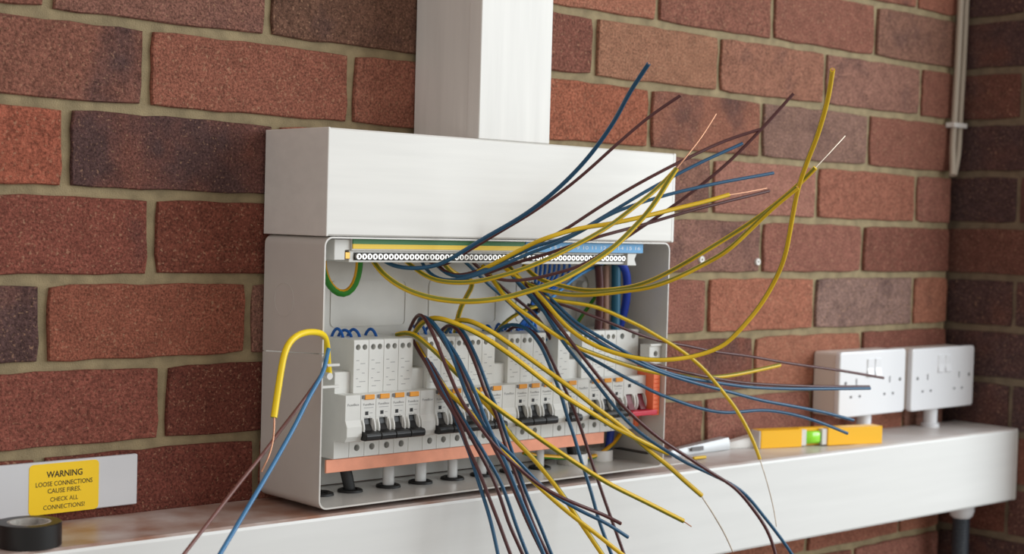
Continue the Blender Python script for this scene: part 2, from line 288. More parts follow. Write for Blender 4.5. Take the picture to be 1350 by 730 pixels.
# ------------------------------------------------------------------ measured data (mm): wire paths and brick courses
WIRES = [
 ('blue',2,'blue wire rising steepest over the trunking box,highest tip of the upper fan',[(312.3,-62,-278.6),(316.2,-68.5,-283.5),(319.9,-77.3,-285.7),(337.7,-89.9,-286.7),(353.4,-104.8,-281.3),(361.5,-119.5,-271.1),(370.5,-133.1,-260.7),(372.4,-147,-253.8),(382.8,-163.9,-242.6),(391.3,-185.5,-228.6),(399.8,-212.2,-208.1),(406.4,-242.5,-180.6),(406.5,-273.4,-149.8),(396.6,-302.6,-124.2),(390.2,-330,-101.3)],None),
 ('brown',1.6,'thin brown wire rising just below the highest blue wire over the header trunking',[(369.7,-64,-281.3),(375.2,-71.5,-285.1),(379.2,-80.7,-282.9),(385.6,-93.4,-273.5),(402.1,-109.9,-258.7),(415,-128.1,-244.8),(427.4,-146.8,-231),(453.5,-165.2,-207.3),(467.7,-183.1,-187.7),(484.8,-201.6,-163.7),(512.5,-220.9,-133.8),(533.1,-240,-113.6)],None),
 ('brown',1.7,'brown wire whose tip meets the longest brown wire right of the trunking box',[(375.8,-66,-281.2),(377.4,-75,-290.5),(385.1,-85.7,-294.5),(403.3,-98.5,-288.8),(425.6,-112.1,-276.3),(449.2,-124.6,-263.7),(461.3,-135.5,-255),(473.2,-146.6,-246.3),(506.9,-159.7,-223.3),(538,-175,-202),(582.1,-191.9,-177.2),(636.5,-209,-151.2),(674.9,-225,-136.8)],None),
 ('blue',1.75,'blue wire ending just below the arching brown tip in the upper fan',[(377.1,-62,-281.3),(377.3,-72.7,-289.1),(382.1,-84,-295.7),(389.3,-95.6,-294.9),(401.6,-106.7,-288.5),(414,-117.4,-279.9),(429.8,-128.3,-270.5),(448,-139,-261.1),(462.3,-148.5,-256.9),(479.9,-157.9,-248),(509.7,-169.3,-229.8),(556.3,-183.4,-202.6),(607,-199,-176.1),(659.5,-215,-152.1)],None),
 ('blue',1.75,'blue wire ending right of the trunking box,lowest blue of the upper fan',[(361.8,-62,-281.4),(360.7,-74.3,-292),(365,-86.8,-298.1),(374.1,-98.9,-297.6),(385,-109.7,-294.2),(399.4,-119.8,-287.2),(416.4,-130.2,-278.6),(434.1,-141.1,-269.3),(453.8,-152.2,-260.6),(478.5,-163.6,-247.7),(506.3,-176.3,-229.8),(555.6,-191.7,-212),(616.4,-210,-196.4),(693.4,-230,-181.3)],None),
 ('yg',2.26,'short striped yellow green wire in the upper fan with a copper core poking out level',[(402,-100,-289.5),(406,-112.1,-283.8),(417.2,-126.5,-273.6),(432.4,-141.6,-261.6),(435.6,-155.2,-256),(468.6,-167.2,-245.2),(504.3,-178.3,-239.1),(541,-189,-231),(586.6,-198.9,-220.2),(613.1,-207.4,-213.6),(640.8,-215,-205.7)],[(666.3,-218,-202),(694.3,-221,-197.1)]),
 ('yg',2.26,'olive yellow wire over the trunking box meeting the orange yellow one at its tip',[(341,-62,-280),(343.2,-77.9,-288.9),(348.7,-94.1,-297),(356.5,-109.7,-299.2),(372.5,-124.2,-298.6),(382,-137.8,-295.1),(395.5,-151.2,-289.5),(412.8,-163.5,-281.8),(433.8,-172.6,-271.9),(457.7,-178.4,-260.6),(469,-182.9,-254.4),(494.7,-187.8,-240.9),(519.7,-193.2,-223.6),(546.4,-198.2,-205.1),(560.5,-202.2,-192.1),(567.1,-205,-184.3)],None),
 ('yg',2.6,'thick orange yellow wire sagging from the left of the earth bar,rising over the box',[(300.6,-62,-278.7),(299.1,-72.6,-286.2),(300.7,-85.7,-295),(308.9,-101.6,-305),(322.6,-118.3,-312.1),(343.8,-134,-315.6),(358.5,-149.2,-315.2),(384.9,-163.9,-310.8),(401.5,-176.7,-303.9),(421.8,-186.2,-297.2),(444.4,-193,-286.4),(468.5,-198.6,-273),(485.3,-204.1,-261),(512.8,-209.4,-236.9),(521.9,-214,-225.5),(532.7,-218,-209.9),(540.2,-221.6,-195.2),(548,-225,-183)],[(558.6,-228,-170.6),(576.8,-231,-150.3),(594.1,-234,-126.7)]),
 ('brown',1.7,'longest brown wire of the upper fan,its tip high over the brick wall',[(425.1,-85,-293.2),(436.2,-93.2,-298.1),(454.5,-102.5,-298.2),(476.4,-112.3,-294.4),(490.5,-121.7,-289.4),(505.2,-131.1,-284.4),(523.4,-141.1,-273.7),(541.3,-152.1,-259.7),(568.4,-163.8,-240.4),(587.9,-176.7,-224.2),(617,-191.4,-200.5),(647.5,-208,-171.4),(675.7,-226.1,-136.8),(703,-245,-98.7)],None),
 ('brown',1.7,'brown wire running level below the copper tipped yellow wire of the upper fan',[(420.7,-90,-292.2),(432.5,-101.4,-285.7),(442,-112.5,-279.7),(449,-124.2,-275.7),(467.7,-136.9,-268.4),(483.5,-148.9,-261.1),(508.2,-159.5,-252.2),(561.6,-170.1,-238.9),(606.8,-181.3,-226),(658.8,-192.9,-213.1),(719,-205,-199.1)],None),
 ('yg',2.38,'long striped yellow green wire swooping right,then standing up to a high tip',[(460.2,-62,-280.2),(465.2,-73.7,-289.1),(478.3,-85.7,-302.3),(483.6,-97.1,-310.6),(486.7,-108.1,-320),(491.7,-120.1,-334),(502.8,-133.4,-349.5),(513.8,-147.3,-360),(532.7,-160.7,-368.7),(544.6,-172.7,-372.4),(565.5,-183.2,-375.8),(576,-192.8,-375.3),(599.1,-202.6,-372.8),(616.8,-212.8,-367.5),(631.9,-223.4,-359.1),(641.9,-235.6,-342.2),(653,-250.2,-318.2),(655.6,-267.4,-289.6),(643.1,-287.5,-265.2),(623.7,-309.6,-228),(602.3,-331.6,-201),(586.9,-352.8,-176),(572.3,-374.6,-152.2),(554.5,-397.4,-122.2),(529.3,-420,-99.3)],None),
 ('yg',2.38,'upper of the twin yellow wires sweeping right,bright bare core at its tip',[(497.3,-62,-284.8),(499.3,-84.7,-298),(511.5,-106,-303.9),(520.3,-125,-307.6),(526.1,-143.1,-307),(549.4,-162.7,-303.2),(559,-183.3,-296.1),(574,-204,-282.2),(578.7,-225.5,-270),(600.2,-248.6,-249.4),(612.3,-272.2,-231.4),(625.9,-293.8,-210.6),(628,-312.8,-195.7),(630.6,-330,-179.5)],[(647.6,-333,-164.7),(668.4,-336,-146.7)]),
 ('yg',2.38,'lower of the twin yellow wires sweeping right,blunt tip behind the tall one',[(478.2,-62,-286.4),(478.8,-85.1,-302.4),(482.9,-105.8,-307),(487.7,-124.3,-310.3),(494.5,-143,-311.3),(504.7,-164.3,-309.2),(523.3,-187.5,-304.7),(529.6,-210.6,-300.6),(541.7,-233.2,-290.7),(562.6,-255.2,-274.2),(567.1,-276.7,-261.7),(580.3,-298.1,-236.8),(583,-319.3,-218.3),(590.7,-340,-200)],None),
 ('yg',2.13,'slender yellow green wire dropping right of the enclosure to a long hanging bare core',[(492.4,-80,-310.7),(502.5,-87.7,-316.7),(514.3,-95.9,-319.5),(529.7,-104.9,-321.6),(545.4,-114.3,-323.7),(561.1,-123.6,-329.4),(578.1,-131.9,-337.4),(596.2,-139.1,-345.3),(611.5,-145.5,-354.1),(629.3,-152.2,-363.7),(648.6,-159.3,-375.9),(668.4,-166.4,-391.8),(679.4,-173.2,-406.1),(690.6,-180,-420.6),(700.2,-187.9,-436.7),(716.8,-196.5,-468),(718.8,-205,-487.2)],[(728,-208,-511.7),(737.5,-211,-541.8),(739.5,-214,-560.5)]),
 ('brown',1.6,'brown wire stretching far right to a tip in front of the first double socket',[(492.3,-80,-309.2),(505.5,-88.1,-319.1),(529.8,-97.1,-325.8),(553.4,-106.7,-335),(577.8,-116,-344),(604.6,-123.9,-353.8),(635.9,-130.1,-362.4),(675.7,-135.3,-369),(716.6,-140.6,-376.4),(767.5,-146.7,-382.8),(828.2,-153.8,-392.3),(916,-161.8,-403.8),(995.7,-170,-415.8)],None),
 ('brown',1.7,'brown wire lying along a blue one,paired tips in front of the first double socket',[(493.9,-78,-301.5),(502.8,-89.7,-316.6),(513.5,-101.7,-331.7),(526.1,-114,-346.1),(543.5,-125.9,-358.2),(558.8,-135.4,-369),(579.6,-141.9,-377.1),(601.8,-146.4,-384),(632,-150.9,-390.5),(680.8,-156.2,-400.4),(730.1,-162.1,-408.4),(778.4,-168.9,-413.1),(862.6,-176.6,-418.7),(944.9,-185,-422.3)],None),
 ('blue',1.8,'blue wire lying under a brown one,paired tips in front of the first double socket',[(498.2,-78,-301.5),(507.6,-89.1,-315.1),(511.2,-99.3,-323.2),(518.3,-109.2,-334.5),(524.3,-119.9,-343.3),(537.7,-131.4,-353),(551.7,-142,-363.2),(568.9,-149.7,-372.9),(587,-154.6,-382.7),(614.8,-158.4,-392.3),(646.2,-162.4,-399.8),(686.6,-167.1,-406.2),(737,-172.6,-413.2),(797,-178.8,-417.6),(868.1,-185.4,-420.8),(936.3,-192,-423.2)],None),
 ('blue',1.8,'blue wire sloping right to a tip below the first double socket,above the spirit level',[(491.5,-76,-301.5),(498.4,-89.7,-315.8),(504.8,-102.7,-326.8),(510.7,-114.9,-337.8),(515.2,-127.4,-347.2),(526.9,-140.1,-357.4),(540.7,-150.7,-367.1),(558.6,-157.4,-375.8),(576,-161.7,-383.2),(606.5,-165.9,-393.2),(645.3,-171.1,-403.7),(694.1,-176.9,-415.1),(744.9,-182.7,-427.1),(785.4,-188.4,-434.4),(843.1,-194.2,-445),(893.8,-200,-456.9)],None),
 ('blue',1.8,'wavy blue wire sloping right to the lowest tip before the yellow spirit level',[(527.2,-85,-352.1),(532.5,-99.4,-366.2),(535.3,-112,-373.6),(543.7,-122.2,-379.4),(557.1,-130.2,-387.9),(573,-137.1,-396.8),(591.6,-143.8,-405.8),(610.9,-150.6,-415.2),(630.4,-157.4,-422.4),(654.8,-163.9,-430.4),(694.7,-169.4,-438.8),(717.5,-173.8,-439.4),(751.6,-177.8,-438.8),(782.7,-182,-442.6),(819.7,-186.3,-450.4),(855.9,-190.7,-461),(890,-195,-472.5)],None),
 ('yg',2.32,'yellow green wire passing behind the blue pair to a lifted blunt tip over the brickwork',[(440.8,-62,-284.9),(443.6,-78,-300.4),(440.1,-91.6,-309.6),(450.4,-102.3,-324.2),(461.6,-110.7,-333.2),(478.6,-117.7,-345.4),(488.6,-124,-352.9),(506.8,-130,-363.4),(526.6,-135,-370.5),(555.9,-138.7,-379.6),(587.5,-141.5,-388.2),(610.8,-143.9,-393.4),(630.9,-146.2,-396.4),(665.8,-148.9,-400.8),(704.6,-151.8,-402.7),(738.8,-154.7,-400.7),(775,-157.4,-396.8),(805.6,-160,-393)],None),
 ('brown',1.85,'thick brown wire diving across the main switch and hanging past the lower trunking at right',[(474.9,-80,-296.6),(479.8,-93.4,-306.8),(488.4,-106.4,-325.6),(486.2,-117.7,-334.1),(493,-127.5,-347.4),(499.5,-137.3,-361.8),(513.7,-148.3,-383.2),(531.3,-160,-408),(545.2,-170.9,-426.9),(561,-180.2,-442.7),(578,-188.2,-456.9),(609.5,-195.5,-475.6),(638.3,-202.7,-492.9),(673.7,-209.8,-513.5),(695.4,-216.6,-536.5),(711.7,-222.9,-559.1),(719.4,-229,-583.4),(720.8,-235,-608.5)],None),
 ('blue',1.85,'dark blue wire diving across the main switch,hanging past the trunking at right',[(466.5,-80,-296.6),(476.8,-92.2,-310),(483.7,-103.4,-323.3),(485.1,-113.7,-335.1),(491.4,-123.3,-352.2),(500.3,-132.4,-369.1),(515.2,-140.5,-387.1),(518.6,-147.8,-396.6),(529.4,-155,-411.8),(538.6,-162.7,-427),(550.8,-170.7,-441.6),(570,-178.3,-457.1),(589.3,-184.7,-469.1),(616,-190.7,-483.9),(651.1,-197.2,-498.8),(692,-204.3,-519.4),(720.2,-211.1,-547.3),(740.4,-217.1,-570),(756.9,-222.6,-590.9),(772.6,-228,-615.2)],None),
 ('yg',2.56,'upper of two thick yellow wires slanting over the breakers,blunt end',[(369,-45,-352.1),(363.5,-61.1,-341.9),(362.8,-76,-335.7),(363.9,-88.5,-334.5),(376.6,-99.3,-340.1),(396.5,-109.9,-349.7),(416.7,-120.8,-363.7),(437.7,-130.9,-379.7),(463.4,-139.2,-398.9),(488,-145.8,-415.6),(506.9,-151,-426.3),(520.2,-155.3,-434.3),(533.1,-159.6,-442.4),(559.4,-164.3,-454.9),(580.7,-168.7,-465),(592.7,-172.1,-470.3),(604.9,-175,-475.2)],None),
 ('yg',2.56,'thick yellow wire slanting over the breakers to a long thin bare core',[(409.2,-45,-352.5),(405.1,-56.7,-343.9),(403.9,-68.6,-338.5),(406.4,-80.7,-337.8),(418.9,-92.5,-345.2),(439.5,-103.5,-359.4),(461.8,-113.4,-375.7),(480.5,-121.9,-389.5),(491.8,-129.2,-398.6),(508.9,-136.3,-411.1),(530.6,-143.7,-427.8),(548.4,-150.6,-440.6),(561.3,-156.6,-451.4),(574.3,-162.2,-462.2),(585.6,-168.2,-473.3),(604.4,-175,-487.4),(624,-182.4,-504.8),(642.4,-190,-520.6)],[(656.9,-193,-539.8),(676.9,-196,-566.9),(685.4,-199,-583.7)]),
 ('yg',2.6,'orange yellow wire dropping behind the sagging one straight down to the breaker tops',[(389.4,-60,-280.6),(399.8,-58.5,-289.7),(415.1,-57,-295.9),(430.6,-55.5,-298.3),(438.7,-53.4,-303.9),(431.3,-50.7,-314.8),(425.4,-47.3,-327.2),(424.8,-43.7,-339.8),(425.5,-40,-355.6)],None),
 ('yg',2.44,'yellow green wire arching from the fourth breaker to a copper tip before the trunking',[(342.3,-50,-353.3),(344.2,-61.9,-349.5),(344.6,-75.3,-350.8),(350.8,-88.8,-361),(360.3,-99.9,-373.3),(366.4,-108.2,-383.7),(376.5,-115.9,-394.9),(386.8,-124.6,-406.8),(404.8,-134.2,-421.8),(425.6,-144.1,-437.6),(448.1,-153.3,-454.1),(455.7,-161.8,-461.4),(477.8,-171.7,-476.6),(503.4,-184.3,-494),(548.3,-199.3,-517),(586.2,-215,-537.1)],[(588.7,-218,-539.5),(591.9,-221,-542.5)]),
 ('yg',2.44,'yellow green wire crossing under the copper tipped one and leaving below the frame centre',[(388.5,-95,-395.3),(395.7,-102.9,-403.8),(410.2,-111.5,-421.6),(417.3,-120.7,-434.3),(423,-130.9,-447.9),(444.3,-142.6,-472),(457.1,-154,-491.8),(464.2,-164.4,-506.3),(474,-174.4,-527.1),(481.7,-184.2,-543.5),(489.1,-194.4,-560.6),(500.3,-205,-581.1)],None),
 ('yg',2.2,'olive yellow wire hidden along the leftmost brown ones,bending right at the trunking',[(359.9,-58,-361.4),(359.2,-68.8,-371),(363.5,-81.9,-386.4),(372.4,-96.2,-407.7),(382.4,-110.1,-421.1),(392.9,-123.3,-438.9),(404.4,-136.7,-458),(424.1,-149.8,-481.9),(450.5,-161.6,-507.6),(461.5,-171,-519.5),(472.5,-179.2,-529.9),(490.4,-188.3,-544.6),(512.5,-198.7,-563.5),(536.3,-210,-582)],None),
 ('blue',1.8,'blue wire hanging leftmost of the bundle below the breakers',[(354.1,-80,-374.3),(359.7,-97.4,-401),(364.9,-112.8,-425.3),(366.9,-124.8,-446),(368.6,-133.5,-461),(368.1,-140.6,-472.3),(368.4,-148.1,-487.2),(370.2,-156.5,-505.6),(368.8,-166.4,-521.1),(368.3,-177.8,-548.4),(364.8,-190,-572)],None),
 ('brown',1.8,'brown wire hanging leftmost of the brown bundle below the breakers',[(357,-58,-359.1),(352.6,-69.2,-365.5),(352.6,-83.8,-377.6),(357.8,-100,-405.5),(361.6,-114.3,-421.3),(362.3,-126.2,-435.3),(365.2,-136.8,-458.1),(367.2,-147.3,-472.8),(372.2,-158.4,-499),(374.7,-170.4,-521.1),(379,-182.8,-548.9),(382.2,-195,-571.3)],None),
 ('brown',1.8,'brown wire second from the left in the bundle hanging before the trunking',[(361.3,-60,-363.6),(361.8,-77.8,-379.3),(367.7,-94.8,-403.1),(370.7,-109.3,-424.6),(375.7,-120.4,-440.6),(376.7,-129.2,-451.3),(382.5,-137.6,-467.4),(390,-146.5,-488.8),(392.3,-155.6,-508),(391.4,-165.4,-523.8),(400.4,-176.4,-552.7),(404.3,-188,-575.7)],None),
 ('blue',1.8,'blue wire between the brown ones of the hanging bundle,bowed outward',[(365.2,-60,-365.9),(366.6,-76.7,-382.5),(373.8,-92.1,-405.9),(378.1,-105.1,-424.8),(381.3,-115.4,-439.1),(385.6,-124.5,-451.8),(392.9,-133.6,-470.1),(400.1,-142.8,-488.8),(402.7,-152.2,-507.5),(402.8,-162.5,-525.6),(408.6,-174,-554.2),(412.1,-186,-577.1)],None),
 ('brown',1.8,'brown wire arching over from the breaker tops and hanging beside the central blue one',[(369,-46,-346),(365.2,-58.8,-337.6),(361.7,-72.6,-337.3),(360.9,-88,-345.9),(367.4,-103,-367.8),(367.9,-116.5,-380.5),(374.5,-128.9,-408.8),(374.5,-139.5,-423.7),(377.6,-147.7,-441.4),(383.5,-154.7,-458),(387,-161.8,-470.1),(393.9,-169.4,-493),(399.4,-176.9,-512.7),(398.2,-184.9,-521.4),(411.1,-194.4,-552.2),(417.8,-205,-575.7)],None),
 ('blue',1.85,'bright blue wire arching over from the breaker tops down the middle of the hanging bundle',[(372.9,-46,-347.6),(364.8,-62.8,-335.8),(359.8,-79.6,-336.1),(362.5,-95.5,-350.5),(364.7,-108.2,-362.1),(364.5,-117.8,-370.8),(364.6,-128.4,-383),(370,-140.7,-406.4),(372.1,-152,-428.6),(375.2,-160.2,-443.7),(379.8,-166.5,-458),(379.6,-173.1,-465.7),(386.7,-182.1,-491.7),(394.1,-193,-519.6),(402.6,-204.3,-549.4),(406.1,-215,-572.1)],None),
 ('brown',1.8,'purple brown wire starting under the second hump and hanging right of the central blue one',[(400.4,-46,-352.9),(398,-56.6,-345.7),(396.5,-67,-343),(396.5,-77.7,-346.5),(397,-88,-356.6),(398.4,-96.9,-369.4),(400.4,-105.3,-385.2),(404.6,-114,-408.8),(410,-121.9,-424.2),(410.2,-128.7,-437.6),(412.4,-135.4,-456.2),(414.3,-142.7,-472.8),(421.2,-150.4,-497.6),(424.1,-157.8,-517.6),(422.8,-165.5,-527.3),(436,-174.7,-559),(445.3,-185,-583.4)],None),
 ('blue',1.8,'blue wire from the second hump hanging rightmost of the main bundle',[(408.3,-46,-353.2),(403.7,-60.8,-345.1),(403.9,-76,-347.9),(403.8,-90.2,-362.6),(404,-102.5,-378.1),(411.2,-113.2,-409.3),(415.4,-122.5,-427.5),(417.7,-130.2,-446.5),(420.1,-137,-462.5),(422.1,-144.3,-479.9),(427.2,-152.9,-504.4),(434.1,-162.6,-529.1),(442.8,-172.9,-560.2),(449.3,-183,-584.3)],None),
 ('blue',1.8,'blue wire swinging right out of the bundle to a free tip before the trunking',[(370.9,-46,-346.1),(360.8,-65.3,-333.3),(358.4,-83.8,-338.5),(359.7,-99.7,-352.4),(360.8,-112.5,-368.2),(362.1,-123.6,-387.6),(364.2,-134.2,-407.7),(367.3,-144.5,-423.4),(382.2,-154.2,-446.4),(395.3,-163.2,-460.4),(409.5,-171.9,-477.1),(424.3,-180.7,-494),(446.4,-189.2,-508.8),(461.2,-197.4,-517.9),(482.8,-205.9,-528.8),(505.3,-215,-544)],None),
 ('brown',1.8,'brown wire swinging right out of the bundle,tip just above the blue one',[(361.4,-46,-348.9),(356.2,-54.9,-345.1),(352,-65.4,-335.4),(348.8,-76.2,-330.9),(345.8,-86.8,-332.4),(344.2,-97.9,-341.6),(344.4,-108.6,-354.9),(346.2,-118.4,-373.4),(346.1,-128,-385.8),(348.6,-137.7,-403.3),(353.8,-146.9,-418.7),(361.3,-155.1,-431.8),(370.4,-162.7,-447.3),(381.8,-170.4,-460.8),(396.7,-178.3,-474.7),(411.4,-186.3,-488.3),(425.8,-194.5,-497.5),(447.8,-203.3,-508.2),(476.1,-212.1,-520.1),(489.3,-220,-528)],None),
 ('blue',1.85,'blue wire looping from the middle breakers and hanging alone beside a brown one',[(478.2,-46,-356.7),(471.9,-57.5,-348.6),(475.9,-70.4,-343.5),(479.5,-83.5,-345.8),(484.8,-94.6,-354.9),(489,-104.2,-369),(492,-113.9,-388.4),(497.8,-123.7,-414.1),(497.1,-132.5,-432.3),(499.3,-140.7,-450.7),(504.1,-149.5,-479.6),(507.2,-159.3,-504.6),(510.9,-169.7,-536.5),(519,-180.1,-568.5),(522.9,-190,-593.1)],None),
 ('brown',1.75,'brown wire looping from the middle breakers and hanging alone beside a blue one',[(490.9,-46,-355.5),(487.6,-58.9,-348.1),(493.8,-73.1,-348.1),(497.8,-86.4,-355.9),(498.8,-97.2,-366.8),(505.6,-106.7,-389.7),(510.8,-116.2,-410.1),(514.5,-125.5,-428.8),(518.1,-135.3,-452.4),(523.9,-146.2,-485.2),(532.3,-157.3,-522.3),(535.5,-167.5,-545.8),(540.8,-176.8,-571.8),(544.9,-186,-596.9)],None),
 ('yg',2.9,'fat yellow sleeve hooked over the left edge of the enclosure with a bare copper core',[(243,-78,-385.6),(237.5,-83.7,-376.4),(232,-89.8,-366.6),(227,-96.5,-356.9),(220,-103.7,-347.2),(207.4,-111.6,-343.1),(189.3,-119.6,-341.2),(172.3,-126.2,-343.8),(160.3,-130.4,-352),(154.2,-133.4,-366.9),(148.2,-136.6,-390.7),(142.7,-140,-411.4)],[(141.2,-143,-427.1),(134.7,-146,-443.6),(125.7,-149,-454.9)]),
 ('bluel',1.95,'light blue wire hanging from the left edge of the enclosure toward the lower left',[(225.2,-101,-359.3),(219.4,-106.5,-365.4),(211.5,-114.1,-377.4),(191,-124,-395.6),(168.2,-135.3,-419.5),(145.6,-147,-439.8),(122.8,-159.7,-458.2),(92.7,-173.7,-484.7),(64.1,-187.6,-509),(44.3,-200,-523.9)],None),
 ('brownl',1.6,'pale brown wire hanging behind the light blue one at the left of the enclosure',[(223.8,-100,-374.4),(215.5,-105.1,-381.8),(201.6,-111.2,-392.1),(185,-119.1,-403.8),(157.5,-128.3,-424.8),(135.8,-138.9,-439.4),(106.1,-151.3,-458.8),(69.5,-165.4,-484.7),(36.6,-178.8,-507.7),(16.7,-190,-519.1)],None),
 ('blue',1.75,'short blue wire in the tangle running from the earth bar down to the tied bundle',[(416.4,-62,-280.4),(428,-65.3,-290.2),(440.8,-68.5,-301.6),(462.3,-70.5,-316.4),(486.6,-69.8,-333.2),(510.1,-67.2,-349.7),(531.1,-64,-363.3)],None),
 ('blue',1.75,'short blue wire in the tangle beginning under the gap between the two bars',[(469.6,-62,-281.8),(479.6,-70.4,-300.2),(493.4,-75.6,-314.9),(510,-75.6,-327.7),(532,-71.5,-343.5),(549,-66,-358.9)],None),
 ('brown',1.75,'short brown wire in the tangle running parallel to a blue one to the tied bundle',[(428.1,-60,-280.4),(444,-63.3,-293.4),(462.6,-66.2,-305.7),(485.2,-67.4,-320),(508,-66.5,-333),(527,-64.3,-348.7),(539.6,-62,-362.9)],None),
 ('yg',2.07,'short yellow wire crossing over the blue tied bundle to the breaker tops',[(524.9,-62,-326.4),(511.3,-60.3,-328.7),(500.7,-57.9,-332.6),(491.6,-54.1,-338.2),(484,-48.5,-344.8),(480.6,-42,-354.7)],None),
 ('ygthick',3.6,'fat green and yellow main earth cable looped under the left end of the earth bar',[(284.1,-30,-261.7),(272.3,-31.6,-263.2),(264,-33.7,-270.5),(261.3,-37,-284.8),(262.9,-41.6,-300.5),(268.6,-46.3,-310.4),(277.3,-50.2,-314.6),(285.3,-53.6,-308.7),(288.9,-56.8,-297),(288.1,-59.7,-282.4),(286.2,-62,-276.6)],None),
 ('ygthick',2.6,'yellow wire looped below the busbar toward the main switch',[(520.5,-45,-484.2),(536.1,-46.1,-489),(551.9,-47.3,-490.9),(579.7,-48.1,-494.4),(624.5,-48,-497.3),(645.5,-47.1,-490.6),(661,-46,-482.5),(670.3,-45,-473.9)],None),
 ('ygthick',2.2,'green yellow wire dropping from the right end of the neutral bar past the round boss',[(621.9,-58,-280.6),(629.1,-53.7,-291.6),(629.5,-49.2,-305.2),(626.2,-44.6,-315.5),(619.1,-40.5,-329.1),(606.3,-37.3,-344.2),(601.9,-35,-354.3)],None),
 ('brown',4.6,'fat dark brown supply tail rising beside the grey sheathed one at the right',[(608.5,-62,-284.6),(612.9,-61,-309.5),(614.2,-59.9,-342.9),(612.7,-58.9,-367.9),(614.7,-58,-393.1)],None),
 ('tan',4,'fat grey tan sheathed supply tail in the right of the enclosure',[(623.5,-60,-284.7),(623.6,-60,-313.9),(625.2,-60,-351.5),(624.1,-60,-380.7),(624.7,-60,-395)],None),
 ('teal',5.2,'fat teal blue supply tail in the right of the enclosure',[(629.4,-68,-279.4),(631.3,-67.4,-309.4),(632.5,-66.8,-351.2),(631.8,-66.4,-380.5),(631.6,-66,-394.7)],None),
 ('navy',4.6,'fat bright blue supply tail bending down the right wall of the enclosure',[(627.9,-74,-279.1),(639.3,-72.6,-285.8),(646.5,-70,-305.2),(649.9,-65.4,-326.5),(649.9,-59.2,-347.1),(650.2,-52.5,-362.8),(652.9,-46,-380.4)],None),
 ('navy',4.4,'dark blue supply tail dropping under the main switch behind the busbar end',[(654.9,-44,-464.3),(655,-43.2,-477.3),(652.7,-42.4,-490.1),(652,-41.4,-503.9),(653.4,-40,-533.4)],None),
 ('rubber',5,'black supply tail dropping behind the right end of the busbar',[(589.7,-40,-460.3),(592.2,-40.5,-477.2),(597,-40.9,-490.9),(599.3,-41.4,-502.8),(600.9,-42,-528)],None),
 ('blue2',1.5,'FLY',[(517.4,-60,-281.7),(523,-53.5,-296.3),(526.8,-48.2,-311.1),(527.7,-44.8,-324.2),(524.5,-42.8,-335.6),(519.4,-41.3,-346.9),(518,-40,-355)],None),
 ('blue2',1.5,'FLY',[(524,-60,-281.7),(529.6,-53.5,-296.4),(530.5,-48.1,-311.1),(529,-44.7,-324.2),(525.5,-42.7,-335.6),(522.5,-41.3,-347),(522.4,-40,-355.1)],None),
 ('blue2',1.5,'FLY',[(530.6,-60,-281.6),(536.2,-53.5,-296.4),(534.1,-48.2,-311.2),(530.2,-44.7,-324.2),(526.4,-42.7,-335.6),(525.6,-41.3,-347),(526.8,-40,-356.1)],None),
 ('blue2',1.5,'FLY',[(537.2,-60,-281.6),(542.9,-53.5,-296.4),(537.8,-48.1,-311.2),(531.5,-44.6,-324.3),(527.3,-42.7,-335.6),(528.7,-41.3,-347.1),(531.2,-40,-356.2)],None),
 ('blue2',1.5,'FLY',[(543.9,-60,-281.6),(549.5,-53.6,-296.4),(541.4,-48.2,-311.2),(532.7,-44.7,-324.3),(528.2,-42.7,-335.7),(531.8,-41.3,-347.2),(535.7,-40,-357.1)],None),
 ('blue2',1.5,'FLY',[(550.6,-60,-281.6),(556,-53.9,-296.4),(544.8,-48.5,-311.2),(533.7,-44.9,-324.3),(528.9,-42.8,-335.7),(516.4,-41.3,-346.8),(513.6,-40,-355.7)],None),
 ('blue2',1.5,'FLY',[(558.5,-60,-281.6),(564.1,-53.7,-296.5),(549.4,-48.2,-311.3),(535.3,-44.5,-324.3),(530.1,-42.6,-335.7),(534.9,-41.2,-347.3),(540.1,-40,-357.2)],None),
 ('blue2',1.5,'FLY',[(566.4,-60,-281.5),(571.6,-54.1,-296.5),(553.2,-48.7,-311.3),(536.1,-45,-324.3),(530.7,-42.8,-335.7),(513.3,-41.3,-346.7),(509.3,-40,-356.4)],None),
 ('sky',1.7,'light blue wire slanting from the right end of the neutral bar into the bundle',[(623.3,-60,-279.7),(614.4,-57.4,-284.8),(594.3,-54.3,-291.6),(577.3,-50.9,-302.4),(561.3,-47.9,-314.7),(542.7,-45.6,-327.6),(531.5,-43.7,-338.9),(529.3,-42,-355.2)],None),
 ('blue2',1.5,'LOOP',[(278.8,-30,-355.5),(277.5,-32.8,-351.6),(278.6,-35.6,-347.4),(279.4,-38,-345.7),(280.4,-40.4,-347.1),(281.7,-43.2,-351),(280.6,-46,-354.3)],None),
 ('blue2',1.5,'LOOP',[(286.8,-30,-355.3),(285.5,-32.8,-351.4),(287.2,-35.5,-349.1),(288.4,-38,-347.3),(289.7,-40.5,-348.8),(291.5,-43.2,-350.9),(290.4,-46,-354.3)],None),
 ('blue2',1.5,'LOOP',[(297.6,-30,-355.7),(296.3,-32.8,-351.7),(297.7,-35.5,-348.6),(298.7,-38,-346.9),(299.8,-40.5,-348.4),(301.4,-43.2,-351.1),(300.3,-46,-354.6)],None),
 ('blue2',1.5,'LOOP',[(318.6,-30,-356.3),(317.2,-32.9,-352.3),(318.3,-35.6,-348.8),(319.2,-38,-347),(320.2,-40.4,-348.5),(321.5,-43.1,-351.7),(320.4,-46,-355.2)],None),
 ('blue2',1.5,'LOOP',[(371.4,-30,-357.1),(370,-32.8,-353),(370.7,-35.6,-346.8),(371.5,-38,-345),(372.3,-40.4,-346.5),(373.4,-43.2,-352.4),(372.2,-46,-355.9)],None),
